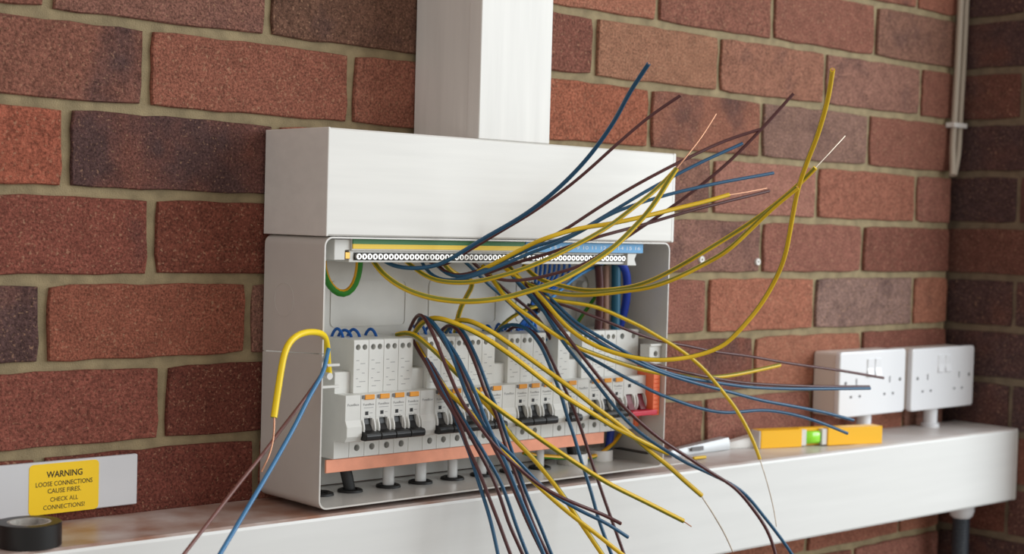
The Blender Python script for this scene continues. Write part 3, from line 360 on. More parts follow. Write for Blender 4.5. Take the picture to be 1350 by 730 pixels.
 ('blue2',1.5,'LOOP',[(380.1,-30,-357),(378.8,-32.8,-352.9),(380,-35.5,-345.5),(381.1,-38,-343.7),(382.3,-40.5,-345.2),(384,-43.2,-352.3),(382.9,-46,-355.9)],None),
 ('blue2',1.5,'LOOP',[(392.9,-30,-357.3),(391.3,-32.9,-353.2),(391.6,-35.6,-348.8),(392,-38,-347),(392.5,-40.4,-348.5),(392.9,-43.1,-352.6),(391.7,-46,-356.1)],None),
 ('blue2',1.5,'LOOP',[(416.8,-30,-358.4),(415.2,-32.9,-354.3),(415.4,-35.6,-349.5),(415.8,-38,-347.6),(416.3,-40.4,-349.1),(416.8,-43.1,-353.6),(415.5,-46,-357.2)],None),
 ('blue2',1.5,'LOOP',[(425.8,-30,-358.7),(424.3,-32.9,-354.5),(424.4,-35.6,-348.1),(424.8,-38,-346.3),(425.3,-40.4,-347.8),(425.8,-43.1,-353.9),(424.5,-46,-357.5)],None),
 ('blue2',1.5,'LOOP',[(431.9,-30,-358.5),(430.4,-32.9,-354.3),(431.6,-35.6,-350.7),(432.5,-38,-348.8),(433.5,-40.4,-350.4),(434.9,-43.1,-353.7),(433.7,-46,-357.4)],None),
 ('blue2',1.5,'LOOP',[(471.2,-30,-357.6),(469.6,-32.9,-353.4),(470.1,-35.6,-349.3),(470.7,-38,-347.4),(471.4,-40.4,-349),(472.2,-43.1,-352.8),(470.8,-46,-356.5)],None),
 ('blue2',1.5,'LOOP',[(488.2,-30,-357.7),(486.5,-32.9,-353.5),(486.3,-35.7,-348.1),(486.5,-38,-346.2),(486.9,-40.3,-347.8),(487.1,-43.1,-352.8),(485.6,-46,-356.5)],None),
 ('blue2',1.5,'LOOP',[(496.8,-30,-358),(495.2,-32.8,-353.7),(495.9,-35.6,-347.5),(496.7,-38,-345.6),(497.6,-40.4,-347.2),(498.8,-43.2,-353.1),(497.4,-46,-356.8)],None),
 ('blue2',1.5,'LOOP',[(501.1,-30,-357.7),(499.6,-32.7,-353.4),(502.4,-35.4,-349.3),(504.3,-38,-347.4),(506.3,-40.6,-349),(509.5,-43.3,-352.9),(508.2,-46,-356.7)],None),
]
ROWS = [(-5,375,0,300,0,[-325,-108,108,325,542,759,976,1193,1409]),
 (-4,300,0,225,0,[-434,-217,0,217,434,651,867,1084,1301]),
 (-3,225,0,150,0,[-325,-108,108,325,542,759,976,1193,1409]),
 (-2,150,0,75,0,[-434,-217,0,217,434,651,867,1084,1301]),
 (-1,75,0,-3.2,2.21,[-325,-108,109,325,542,759,976,1201,1418]),
 (0,-3.2,2.21,-74.7,-0.45,[-433,-216,1,219,438,656,873,1090,1317]),
 (1,-74.7,-0.45,-149.5,-2.51,[-339,-123,94,317,534,751,960,1193,1410]),
 (2,-149.5,-2.51,-224.3,-2.21,[-415,-198,19,231,443,655,867,1081,1314]),
 (3,-224.3,-2.21,-300.2,1.43,[-332,-115,102,319,535,752,968,1188,1405]),
 (4,-300.2,1.43,-375.0,1.34,[-432,-215,1,205,425,645,865,1083,1316]),
 (5,-375.0,1.34,-448.5,0,[-318,-101,116,327,538,749,960,1194,1411]),
 (6,-448.5,0,-525,0,[-434,-217,0,217,434,651,867,1084,1301]),
 (7,-525,0,-600,0,[-325,-108,108,325,542,759,976,1193,1409]),
 (8,-600,0,-674,0,[-434,-217,0,217,434,651,867,1084,1301]),
 (9,-674,0,-750,0,[-325,-108,108,325,542,759,976,1193,1409]),
 (10,-750,0,-825,0,[-434,-217,0,217,434,651,867,1084,1301]),
 (11,-825,0,-900,0,[-325,-108,108,325,542,759,976,1193,1409]),
 (12,-900,0,-975,0,[-434,-217,0,217,434,651,867,1084,1301]),
 (13,-975,0,-1050,0,[-325,-108,108,325,542,759,976,1193,1409]),
 (14,-1050,0,-1125,0,[-434,-217,0,217,434,651,867,1084,1301])]

# ------------------------------------------------------------------ setting: floor, two brick walls
f = B(); f.box(-2500, 3200, -3600, 60, -1510, -1450); f = f.link('floor', M['concrete']); f['kind'] = 'structure'
wall = B(); wall.box(-700, 1404, 4, 110, -1450, 380); wall.box(1402, 1436, 75, 110, -1450, 380)
wall = wall.link('wall_back', M['mortar']); wall['kind'] = 'structure'
wr = B(); wr.box(1433, 1540, -202, 110, -1450, 380); wr = wr.link('wall_right', M['mortar_shaded']); wr['kind'] = 'structure'
def brick_mesh(seed, half=False, hh=33):
    """front face towards -Y, uneven edges, chamfered; origin at the brick's centre"""
    R = random.Random(seed); hw = 50 if half else 103; pts = []
    nx = 5 if half else 9
    edge = [(-hw+2*hw*i/nx, -hh) for i in range(nx)]+[(hw, -hh+2*hh*i/4) for i in range(4)]+[(hw-2*hw*i/nx, hh) for i in range(nx)]+[(-hw, hh-2*hh*i/4) for i in range(4)]
    for x, z in edge:
        cx = R.uniform(.3, 1.8) if abs(x) == hw and abs(z) == hh else 0
        pts.append((x-math.copysign(cx, x)+R.uniform(-.9, .9), z-math.copysign(cx, z)+R.uniform(-.9, .9)))
    n = len(pts); vs, fs = [], []
    for x, z in pts: vs.append((x*(1-.9/hw), R.uniform(-.6, .3), z*(1-.9/hh)))
    for x, z in pts: vs.append((x, 1.5, z))
    for x, z in pts: vs.append((x*1.0, 14, z))
    fs.append(tuple(range(n)))
    for j in (0, 1):
        for i in range(n): fs.append((j*n+i, (j+1)*n+i, (j+1)*n+(i+1) % n, j*n+(i+1) % n))
    me = bpy.data.meshes.new('brick'); me.from_pydata([tuple(c*.001 for c in v) for v in vs], [], fs)
    bm = bmesh.new(); bm.from_mesh(me); bmesh.ops.recalc_face_normals(bm, faces=bm.faces[:]); bm.to_mesh(me); bm.free()
    me.materials.append(M['brick']); return me
FULL = [brick_mesh(i) for i in range(10)]; HALF = [brick_mesh(100+i, True) for i in range(4)]
TINT = [(149, 96, 79), (136, 89, 75), (159, 105, 85), (126, 80, 68), (145, 96, 83), (143, 103, 90)]
SPEC = {(1, -123): ((136, 89, 75), .3), (2, 19): ((122, 78, 68), .5), (4, -215): ((132, 91, 81), .62), (2, -198): ((159, 91, 72), 0), (0, 1): ((134, 93, 81), .28),  # tints also hold painted haze on right bricks, shadow on dark left ones
        (0, 219): ((113, 82, 68), .2), (4, 865): ((163, 105, 85), 0), (4, 1083): ((141, 113, 104), .5), (1, 751): ((145, 96, 79), .35), (2, 655): ((136, 98, 85), .4),
        (1, 960): ((134, 103, 92), .45), (0, 873): ((149, 103, 85), .3), (-1, 1201): ((132, 95, 81), .5), (3, 752): ((141, 103, 92), .3), (2, 867): ((159, 111, 97), .1),
        (6, 0): ((118, 66, 56), 0), (6, -217): ((124, 70, 58), .1), (1, 534): ((153, 93, 72), 0), (0, 656): ((153, 109, 87), .1), (3, 102): ((124, 71, 58), 0), (5, 116): ((113, 64, 54), 0), (1, 94): ((145, 91, 75), .1), (4, 1): ((145, 87, 70), 0),
        (5, -101): ((136, 80, 68), 0), (3, -115): ((134, 78, 66), .2)}
RB = random.Random(3)
def put_brick(parent, x0, x1, za, zb, slope, key, side=None):
    wd, ht = x1-x0, za-zb; half = wd < 150
    me = RB.choice(HALF if half else FULL); o = bpy.data.objects.new('brick', me); C.objects.link(o); o.parent = parent
    base = root_of(parent)
    if side is None:
        o.location = V((x0+x1)/2, RB.uniform(-.6, .6), (za+zb)/2)-base; o.rotation_euler = (0, -slope, 0)
    else:
        o.location = V(side+RB.uniform(-.6, .6), (x0+x1)/2, (za+zb)/2)-base; o.rotation_euler = (0, 0, -math.pi/2)
    o.scale = (wd/(100 if half else 206), 1, ht/66)
    t, a = SPEC.get(key, (RB.choice(TINT), RB.choice([0, 0, .1, .18, .26])))
    if side is not None: t = RB.choice([(112, 74, 64), (100, 68, 62), (118, 74, 62)]); a = RB.choice([.25, .5])  # darker tints paint the right wall's shade into its bricks
    if side is None and x0 > 760: a = min(a, .28)
    c = lin(t); o.color = (c[0], c[1], c[2], a)
for r, a, b, a2, b2, js in ROWS:
    js = [j for j in js]
    if js[-1] < 1380: js.append(1408)
    if r % 2 == 0 and js[-1] < 1400: js[-1] = 1408
    js[-1] = 1408
    for i in range(len(js)-1):
        x0, x1 = js[i]+4.4, js[i+1]-4.4; xm = (x0+x1)/2
        if x1-x0 < 30: continue
        put_brick(wall, x0, x1, a+b*.001*xm-4.5, a2+b2*.001*xm+4.5, (b+b2)*.0005, (r, js[i]))
    a, a2 = -75*r, -75*(r+1)
    ys = [18, -200] if r % 2 else [18, -95, -200]
    for i in range(len(ys)-1):
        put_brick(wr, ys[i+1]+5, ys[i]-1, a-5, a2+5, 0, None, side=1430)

# ------------------------------------------------------------------ trunking
t = thing('horizontal_trunking', 'wide white trunking box lying across the top of the open enclosure', 'trunking', (450, 0, -257))
b = B(); b.box(218.5, 678, -90, -2, -256, -161, .6); b.link('base', M['pvc'], t)
b = B(); b.prism_yz([(-84, -160), (-103.5, -160), (-105, -161.5), (-105, -255.5), (-103.5, -257), (-84, -257)], 219, 677); b.link('cover', M['pvc'], t)
b = B(); b.box(216.8, 219.2, -105.2, -3, -257.4, -159.6, .7, 2); b.link('end_cap', M['pvc'], t)
b = B(); b.prism_xz(rrect(676.8, 681, -257.4, -159.6, 1.8), -105.3, -3, .5); b.link('end_cap', M['pvc'], t)
t = thing('vertical_trunking', 'tall white trunking rising up the wall from the wide box', 'trunking', (440, 0, -160))
b = B(); b.box(395, 488, -88, -2, -160, 370, .6); b.link('base', M['pvcv'], t)
b = B(); b.box(394, 489, -105, -86.5, -160, 370, .9, 2); b.link('cover', M['pvcv'], t)
def tilt(me, s):
    for v in me.vertices: v.co.z += s*v.co.x
    return me
SL = -.0052
t = thing('lower_trunking', 'long white dusty trunking running along the wall below the enclosure and sockets', 'trunking', (400, 0, -612))
b = B(); b.box(-640, 1425, -88, -2, -609, -508.5, .5); link('base', tilt(b.mesh(), SL), M['dusty'], t)
b = B(); b.prism_yz([(-84, -507.6), (-104, -507.6), (-107, -509.5), (-108, -512), (-108, -608), (-106.5, -610.5), (-84, -610.5)], -640, 1427); link('cover', tilt(b.mesh(), SL), M['dusty'], t)
b = B(); b.prism_yz([(-4, -508), (-107, -508), (-108.3, -512), (-108.3, -608), (-107, -610.8), (-4, -610.8)], 1426.6, 1429); link('end_cap', tilt(b.mesh(), SL), M['pvc'], t)

# ------------------------------------------------------------------ enclosure
en = thing('open_enclosure', 'open white steel consumer unit enclosure without its cover, under the trunking box', 'enclosure', (446, 0, -505))
def shell(x0, x1, z0, z1, r, th, y0, y1, keep):
    o = rrect(x0, x1, z0, z1, r, 6); i = rrect(x0+th, x1-th, z0+th, z1-th, r-th, 6); n = len(o); zs = -368.2
    t = bmesh.new(); q = []
    for P in (o, i):
        for y in (y0, y1): q.append([t.verts.new(V(x, y, z)) for x, z in P])
    of, ob, if_, ib = q
    for k in range(n):
        j = (k+1) % n
        for A, Bq in ((of, ob), (if_, ib), (of, if_), (ob, ib)): t.faces.new((A[k], A[j], Bq[j], Bq[k]))
    bmesh.ops.recalc_face_normals(t, faces=t.faces[:])
    bmesh.ops.bisect_plane(t, geom=t.verts[:]+t.edges[:]+t.faces[:], plane_co=V(0, 0, zs+(.4 if keep > 0 else -.4)), plane_no=(0, -.05*keep, -keep), clear_outer=True)
    return t
for nm, kp in (('upper_shell', 1), ('lower_shell', -1)):
    b = B(); b.add(shell(215.5, 676, -504.5, -257.6, 9, 1.6, -105, -8, kp)); b.link(nm, M['steel'], en, 40)
b = B(); b.prism_xz(rrect(218, 673.5, -502, -260, 8), -9.5, -6); b.box(260, 640, -7, -.5, -490, -275); b.link('back_panel', M['steelin'], en)
for i, x in enumerate((291, 414, 536)):
    b = B(); o = rrect(x, x+93, -347.5, -302, 5); q = rrect(x+.8, x+92.2, -346.7, -302.8, 4.2); tm = bmesh.new()
    A, D = [[tm.verts.new(V(px, -9.6-h, pz)) for px, pz in P for h in (0,)] for P in (o, q)]
    A2, D2 = [[tm.verts.new(V(px, -10.3, pz)) for px, pz in P] for P in (o, q)]; n = len(A)
    for k in range(n):
        j = (k+1) % n
        for a_, b_ in ((A, A2), (A2, D2), (D2, D)): tm.faces.new((a_[k], a_[j], b_[j], b_[k]))
    bmesh.ops.recalc_face_normals(tm, faces=tm.faces[:]); b.add(tm); b.link('knockout_outline', M['steelin'], en)
b = B(); b.lathe((217, -42, -317.5), [(15.2, -1.75), (16, -1.75), (16, -1.2), (15.2, -1.2)], 32, 'x'); b.link('round_knockout', M['steel'], en)
b = B(); b.lathe((632, -9.5, -308), [(12, 0), (14, 0), (14, -3), (12, -3)], 24, 'y'); b.cyl((632, -9.5, -308), 'y', 5, 4, 0, -9, 16); b.link('screw_boss', M['steelin'], en)
b = B(); b.box(262, 672, -16, -12, -428, -393); b.box(262, 672, -12, -9, -420, -400); b.link('din_rail', M['silver'], en)
# lid fixing brackets
for x0, x1, zc in ((217, 236, -384), (655, 674, -380)):
    b = B(); b.box(x0, x1, -98, -84, zc-10, zc+10, .5); b.box(x0-.2, x1+3 if x0 < 300 else x1, -100, -96.5, zc+8.6, zc+11, .3); b.box(x0-.2, x1+3 if x0 < 300 else x1, -100, -96.5, zc-11, zc-8.6, .3)
    c_ = B(); c_.cyl(((x0+x1)/2+1, -98, zc), 'y', 3.2, 3.2, -3, 12, 16)
    br = link('fixing_bracket', cut(b.mesh(), c_.mesh()), M['device'], en)
    b = B(); b.lathe(((x0+x1)/2+1, -92, zc), [(1.6, -2), (3.1, -2), (3.1, 2), (1.6, 2)], 16, 'y'); b.link('nut_insert', M['print_'], br, 40)
for x in (258, 292, 338, 378.5, 420, 459.5, 500, 542):
    b = B(); b.lathe((x, -48, -503), [(7.2, .2), (7.2, 2.6), (9.5, 3.2), (12, 2.2), (12.4, .2)], 26); b.link('rubber_grommet', M['rubber'], en, 45)
for x, y, r in ((597, -42, 17), (640, -40, 16)):
    b = B(); b.lathe((x, y, -503), [(r-4.5, .2), (r-4.5, 11), (r-1, 12), (r, 10.5), (r, .2)], 30); b.link('cable_gland_nut', M['lend'], en, 45)
b = B(); b.box(612, 652, -34, -30, -381, -370, .8); b.cyl((637, -34, -375.5), 'y', 3, 2.6, 0, -2.2, 14); b.link('tail_clamp', M['device'], en)
b = B(); b.box(664, 674.2, -90, -40, -492.2, -491.2); b.link('side_slot', M['dark'], en)

# grey twin cables and one black one rising out of the grommets behind the busbar
for i, (x, w_) in enumerate(((338, 6.9), (378.5, 6.9), (420, 6.2), (459.5, 6.2), (500, 5.6), (542, 5.6))):
    ords = ('first', 'second', 'third', 'fourth', 'fifth', 'sixth')[i]
    g = link('sheathed_cable', tube_mesh('c', [(x-1, -47, -560), (x, -48, -503), (x, -47, -470), (x+2, -38, -440)], 3.1, 14, w_/3.1), M['grey'], None, 50)
    tag(g, 'flat grey sheathed cable in the %s grommet right of the black tilted cable' % ords, 'cable', 'grey cables in the grommets')
g = link('sheathed_cable', tube_mesh('c', [(294, -48, -540), (292, -48, -503), (287, -47, -483), (281, -45, -460)], 3.4, 12, 1.9), M['rubber'], None, 50)
tag(g, 'flat black cable leaning left in the second grommet from the left', 'cable')

# ------------------------------------------------------------------ busbars
def terminal(name, label, x0, x1, nsc):
    t = thing(name, label, 'terminal bar', ((x0+x1)/2, -60, -282)); return t
te = terminal('earth_terminal_bar', 'long earth terminal bar with a green over yellow strip under the trunking box', 236, 466, 0)
b = B(); b.box(252, 466, -92, -46, -281, -270, .4); b.box(252, 466, -96, -50, -270, -259.4, .3); b.link('holder', M['device'], te)
b = B(); b.prism_xz([(234, -260), (252, -260), (252, -269.6), (246, -270), (246, -279), (234, -279)], -94, -34, .5); b.link('end_bracket', M['device'], te)
b = B(); b.box(246.3, 252, -94, -86, -278, -271.5, .5); b.link('brass_block', M['brass'], te)
b = B(); b.box(252.5, 465.5, -97.4, -96, -264, -259.5); b.link('green_label', M['lgreen'], te)
b = B(); b.box(252.5, 465.5, -97.4, -96, -268.4, -264.1); b.link('yellow_label', M['lyellow'], te)
tn = terminal('neutral_terminal_bar', 'neutral terminal bar with a numbered light blue strip under the trunking box', 468, 640, 0)
b = B(); b.box(467, 618, -92, -46, -282, -270.5, .4); b.box(467, 640, -96, -50, -270, -259.6, .3); b.link('holder', M['device'], tn)
b = B(); b.prism_xz([(618.2, -270.5), (632, -270.5), (629, -276.5), (632, -283), (618.2, -283)], -96, -50); b.link('end_bracket', M['device'], tn)
st = B(); st.box(467.5, 640.5, -97.5, -96, -269.6, -259.7); st = st.link('blue_label', M['lblue'], tn)
link('lettering', text_mesh('1 2 3 4 5 6 7 8 9 10 11 12 13 14 15 16', 556, -97.7, -264.6, 160, 3.4), M['white'], st)
for t_, x0, x1 in ((te, 258, 462), (tn, 471, 616)):
    n = int((x1-x0)/6.1); d = B(); s_ = B()
    for i in range(n):
        x = x0+(x1-x0)*(i+.5)/n
        s_.lathe((x, -92, -275.6), [(1.5, 0), (2.75, 0), (2.75, -3.4), (1.5, -3.4)], 12, 'y'); s_.box(x-.45, x+.45, -94, -91, -278, -273.2)
        d.cyl((x, -92, -275.6), 'y', 1.6, 1.6, 0, -.5, 8)
    d.box(x0-1, x1+1, -92.3, -91.8, -279.2, -272)
    s = s_.link('terminal_screws', M['silver'], t_, None, 'stuff'); d.link('terminal_recess', M['dark'], t_)
b = B(); b.box(249, 619, -68, -65.6, -479, -466.6, .3); bb = b.link('copper_busbar', M['copper']); tag(bb, 'long flat copper bar along the bottom of the breaker row', 'busbar')

# ------------------------------------------------------------------ the row of devices on the rail
XS, PT, WM = 255.0, 17.7, 17.4
LOW = [(-88, -404.6), (-88, -447.6), (-86.5, -448.6), (-71, -448.6), (-71, -465.6), (-69.5, -466.2), (-18, -466.2)]
def rcbo_proto():
    x = XS; t = thing('circuit_breaker', 'x', 'breaker', (x, -12, -410))
    b = B(); b.prism_yz([(-18, -354.5), (-74, -354.5), (-75, -355.5), (-75, -404.6)]+LOW, x, x+WM, .25)
    c = B()
    for hx in (4.9, 12.7): c.cyl((x+hx, -75, -361.5), 'y', 2.75, 2.75, -5, 14, 18)
    c.cyl((x+9, -71, -457), 'y', 3.2, 3.2, -5, 14, 18); c.box(x+4, x+13.6, -95, -80, -446, -427)
    body = link('body', cut(b.mesh(), c.mesh()), M['device'], t)
    for hx, hz, hy, r in ((4.9, -361.5, -63, 2.7), (12.7, -361.5, -63, 2.7), (9, -457, -60, 3.1)):
        b = B(); b.cyl((x+hx, hy, hz), 'y', r, r, 0, -3.5, 14); b.link('terminal_screw', M['dark'], body)
    b = B(); b.box(x+3.8, x+15, -89.6, -84, -409.4, -404.9, .4); b.link('test_button', M['amber'], t)
    b = B(); b.box(x+1.2, x+4, -89, -84, -408.6, -405.2, .3); b.link('latch', M['print_'], t)
    b = B(); b.box(x+5.2, x+8.6, -88.35, -87.8, -424, -420.6); b.link('indicator_window', M['black'], t)
    link('lettering', text_mesh('FuseBox', x+9, -88.15, -414, 12.5, 2.1), M['print_'], t)
    b = B(); b.prism_yz([(-80, -427.5), (-84.5, -427.5), (-86, -433), (-90, -438.5), (-97.5, -440.8), (-98, -445), (-93, -447.2), (-80, -446)], x+4.4, x+13.2, .4)
    b.prism_yz([(-88.6, -438.8), (-97, -440), (-98.4, -442.5), (-97.8, -446), (-95, -447.5), (-88.6, -447.4)], x+.2, x+PT-.4, .5); b.link('toggle', M['black'], t)
    d = B()
    for u0, u1, zz in ((3, 6.4, -374), (8, 13.4, -377), (3.4, 7, -382.5), (10, 13, -386), (3, 5.4, -391), (7, 14, -394), (4, 9, -398.6)): d.box(x+u0, x+u1, -75.12, -74.9, zz-.35, zz+.35)
    for u0, u1, zz in ((3.6, 14.6, -417.2), (10.4, 13.6, -422.2), (3.6, 8, -426.2), (9.4, 12, -426.2)): d.box(x+u0, x+u1, -88.12, -87.9, zz-.3, zz+.3)
    d.link('printed_marks', M['faint'], t, None, 'stuff')
    arc = [(-87.6, -427)]+[(-88-3.4*math.sin(math.pi*k/8), -427-19.5*k/8) for k in range(1, 8)]+[(-87.6, -446.5)]
    for g in (1.3, 14.3):
        b = B(); b.prism_yz(arc, x+g, x+g+1.9, .3); b.link('guard', M['device'], t)
    return t
def blank_proto():
    x = XS; t = thing('blank_module', 'x', 'module', (x, -12, -410))
    b = B(); b.prism_yz([(-18, -384.5), (-69, -384.5), (-70, -385.5), (-70, -404.6), (-88, -404.6), (-88, -428), (-91, -434), (-91, -443), (-88.5, -446.5), (-88, -447.6), (-86.5, -448.6), (-71, -448.6), (-71, -465.6), (-69.5, -466.2), (-18, -466.2)], x, x+WM, .25)
    b.link('body', M['device'], t); link('lettering', text_mesh('FuseBox', x+9, -88.15, -413.5, 13, 2.3), M['print_'], t); return t
PR, PB = rcbo_proto(), blank_proto(); seq = 'BRRRRBRRRRRBRRRBRBRRR'; kR = kB = 0; firstR = firstB = True
ORD = ['first', 'second', 'third', 'fourth', 'fifth', 'sixth', 'seventh', 'eighth', 'ninth', 'tenth', 'eleventh', 'twelfth', 'thirteenth', 'fourteenth', 'fifteenth', 'sixteenth']
for i, ch in enumerate(seq):
    if ch == 'R': o = PR if firstR else copy_tree(PR); firstR = False; kR += 1
    else: o = PB if firstB else copy_tree(PB); firstB = False; kB += 1
    o.location = V(XS+PT*i, -12, -410)
    if ch == 'R': o['label'] = 'white breaker with black toggle, %s breaker from the left of the row' % ORD[kR-1]; o['group'] = 'breakers on the rail'
    else: o['label'] = 'short blank white filler module without toggle, %s filler from the left' % ORD[kB-1]; o['group'] = 'blank modules on the rail'
x = XS+PT*21; X2 = x+2*PT-.3
ms = thing('main_switch', 'wide white main switch with two dark red toggles beside the orange cover', 'switch', (x+PT, -12, -410))
b = B(); b.prism_yz([(-18, -354.5), (-74, -354.5), (-75, -355.5), (-75, -404.6)]+LOW, x, X2, .25)
c = B()
for hx in (9, 27):
    c.cyl((x+hx, -75, -361.5), 'y', 3.2, 3.2, -5, 14, 18); c.cyl((x+hx, -71, -457), 'y', 3.4, 3.4, -5, 14, 18); c.box(x+hx-5, x+hx+5, -95, -80, -444, -424)
body = link('body', cut(b.mesh(), c.mesh()), M['device'], ms)
for hx in (9, 27):
    b = B(); b.prism_yz([(-80, -425), (-86, -425), (-90, -434), (-94, -441), (-80, -443.6)], x+hx-4.6, x+hx+4.6, .4); b.link('toggle', M['dred'], ms)
    b = B(); b.box(x+hx-2, x+hx+2, -88.35, -87.8, -416.5, -413); b.link('indicator_window', M['black'], ms)
    b = B(); b.cyl((x+hx, -60, -361.5), 'y', 3, 3, 0, -3.5, 14); b.cyl((x+hx, -58, -457), 'y', 3.2, 3.2, 0, -3.5, 14); b.link('terminal_screw', M['dark'], ms)
    for g in (-7.6, 5.8):
        arc = [(-87.6, -424)]+[(-88-3.2*math.sin(math.pi*k/8), -424-20*k/8) for k in range(1, 8)]+[(-87.6, -444)]
        b = B(); b.prism_yz(arc, x+hx+g, x+hx+g+1.8, .3); b.link('guard', M['device'], ms)
link('lettering', text_mesh('FuseBox', x+17.8, -88.15, -410, 13, 2.3), M['print_'], ms)
b = B(); b.box(x+1, X2+6, -101.5, -88.2, -447, -441.5, 1.2, 2); b.link('red_handle', M['red'], ms)
oc = thing('orange_terminal_cover', 'bright orange plastic terminal cover at the right end of the breaker row', 'cover', (X2+5, -60, -450))
b = B(); b.box(X2+.6, X2+11.6, -99, -50, -448, -397, .5)
c = B()
for r in range(9):
    for k in range(3): c.box(X2+2.4+k*2.8, X2+3.8+k*2.8, -101, -98, -445+r*4.6-.7, -445+r*4.6+.7)
for k in (0, 1): c.cyl((X2+4+k*4, -99, -401), 'y', .9, .9, -3, 4, 10)
link('body', cut(b.mesh(), c.mesh()), M['orange'], oc)
b = B(); b.box(X2+.6, X2+11, -84, -50, -396.5, -390, .4); b.link('upper_tab', M['orange'], oc)
b = B(); b.box(X2+.2, X2+6, -74, -40, -463, -449, .5); b.link('lower_tab', M['orange'], oc)

# ------------------------------------------------------------------ wires
nloop = nfly = 0
for col, r, label, P, core in WIRES:
    label = label.replace(',', ', ')
    kind = 'wire'; mt = M[col]; grp = None; n = 9
    if label == 'FLY': nfly += 1; label = 'blue flylead in the tied bundle, %s from the left along the neutral bar' % ORD[nfly-1]; grp = 'blue flyleads tied in a bundle'
    elif label == 'LOOP': nloop += 1; label = 'blue wire loop behind the breaker tops, %s loop from the left' % ORD[nloop-1]; grp = 'blue loops behind the breakers'
    elif 'hooked over' in label: mt = M['sleeve']; n = 12
    elif r > 2.5: n = 12
    ph = {'yg': [-.77, -2.5, -.42, -2.0][len(label) % 4], 'ygthick': .2}.get(col, 0)
    o = link('wire' if r < 3.4 or 'sleeve' in label else 'supply_cable', tube_mesh('w', P, r, n, 1, 5, ph), mt, None, 60)
    tag(o, label, 'wire' if o.name.startswith('wire') else 'cable', grp)
    E, D = Vector(P[-1]), (Vector(P[-1])-Vector(P[-2])).normalized()
    if core:
        cm = tube_mesh('core', [tuple(E-D*2)]+core, .62 if r < 2.5 else .8, 7, 1, 4); q = link('bare_core', cm, M['wiretin' if 'bare core' in label and 'sleeve' not in label else 'wirecu'], o, 60)
        q['label'] = 'bare metal core'
    elif 'tip' in label or 'blunt' in label:
        q = link('cut_core', tube_mesh('core', [tuple(E-D*1), tuple(E+D*.7)], r*.5, 7), M['wirecu'], o); q['label'] = 'cut copper end'
ct = B(); ct.lathe((0, 0, 0), [(6.2, -2.4), (8, -2.4), (8, 2.4), (6.2, 2.4)], 20); ct.box(-2.2, 2.2, -10, -7, -2.2, 2.2, .5)
me = ct.mesh(); tie = link('cable_tie', me, M['black']); tie.location = V(529.9,-44.0,-333.2); tie.rotation_euler = (.2, .35, 0); tag(tie, 'black cable tie around the bundle of blue flyleads', 'cable tie')

# ------------------------------------------------------------------ warning strip, tape
ws = thing('trunking_strip', 'flat white offcut strip on the brickwork at far left with a yellow sticker', 'strip', (0, 0, -502))
b = B(); b.box(-150, 88.5, -6, -1, -500.5, -455.6, .8); b.link('strip', M['strip'], ws)
s = B(); s.prism_xz(rrect(-13, 51, -500.5, -457.2, 4), -6.35, -5.9); s = s.link('warning_sticker', M['warn'], ws); s['label'] = 'yellow sticker with black printed warning'
for tx, zc, wd, cap, bo in (('WARNING', 9.3, 33, 5.2, .02), ('LOOSE CONNECTIONS', 17.4, 52, 3.9, .01), ('CAUSE FIRES.', 23.6, 30.5, 3.9, .01), ('CHECK ALL', 31, 25.5, 3.7, .006), ('CONNECTIONS!', 37.6, 38, 3.7, .006)):
    link('lettering', text_mesh(tx, 19, -6.45, -457.2-zc, wd, cap, bo), M['blackprint'], s)
tp = thing('tape_roll', 'roll of black insulating tape lying on the trunking at lower left', 'tape', (-47, -82, -507.5))
TC = (-47, -82, -507.3)
b = B(); b.lathe(TC, [(17.2, 0), (24.6, 0), (25.2, .6), (25.2, 18.2), (24.6, 18.8), (17.2, 18.8)], 48); b.link('tape', M['tape'], tp, 35)
b = B(); b.lathe(TC, [(14.8, .4), (17.2, .4), (17.2, 18.6), (14.8, 18.6)], 40); b.link('cardboard_core', M['card'], tp, 35)

# ------------------------------------------------------------------ double sockets
def socket(x0, x1, z0, z1, label):
    t = thing('double_socket', label, 'socket', ((x0+x1)/2, 0, z0), 'double sockets over the lower trunking'); xm = (x0+x1)/2; zm = (z0+z1)/2; k = (x1-x0)/146
    b = B(); b.prism_xz(rrect(x0+2, x1-2, z0+2, z1-2, 4), -36, -1.5, .8); b.link('back_box', M['patt'], t)
    b = B(); b.prism_xz(rrect(x0, x1, z0, z1, 5), -45, -36.2, 2.2, 3)
    c = B()
    for s in (-1, 1):
        px = xm+s*37*k
        c.box(px-1.9, px+1.9, -47, -39, zm-1.5, zm+7); c.box(px-14, px-8.6, -47, -39, zm-18.5, zm-15); c.box(px+6, px+11.4, -47, -39, zm-18.5, zm-15)
    pl = link('faceplate', cut(b.mesh(), c.mesh()), M['socket'], t)
    b = B(); [b.box(xm+s*37*k-16, xm+s*37*k+14, -39.6, -39, zm-21, zm+9) for s in (-1, 1)]; b.link('pin_shutter', M['dark'], pl)
    for s in (-1, 1):
        b = B(); b.prism_yz([(-44, zm+33), (-46.8, zm+32), (-46, zm+20), (-48.6, zm+9), (-44, zm+7.5)], xm+s*8.6*k-6.6, xm+s*8.6*k+6.6, .5); b.link('rocker', M['socket'], t)
        b = B(); b.cyl((xm+s*60.3*k, -45, zm+2), 'y', 2.6, 2.3, .6, -.7, 14); b.link('fixing_screw', M['print_'], t)
    return t
socket(1082, 1234, -485.5, -398, 'white double socket nearer the enclosure, behind the ends of the long wires')
socket(1250, 1410, -487, -399.5, 'white double socket in the corner of the two brick walls')
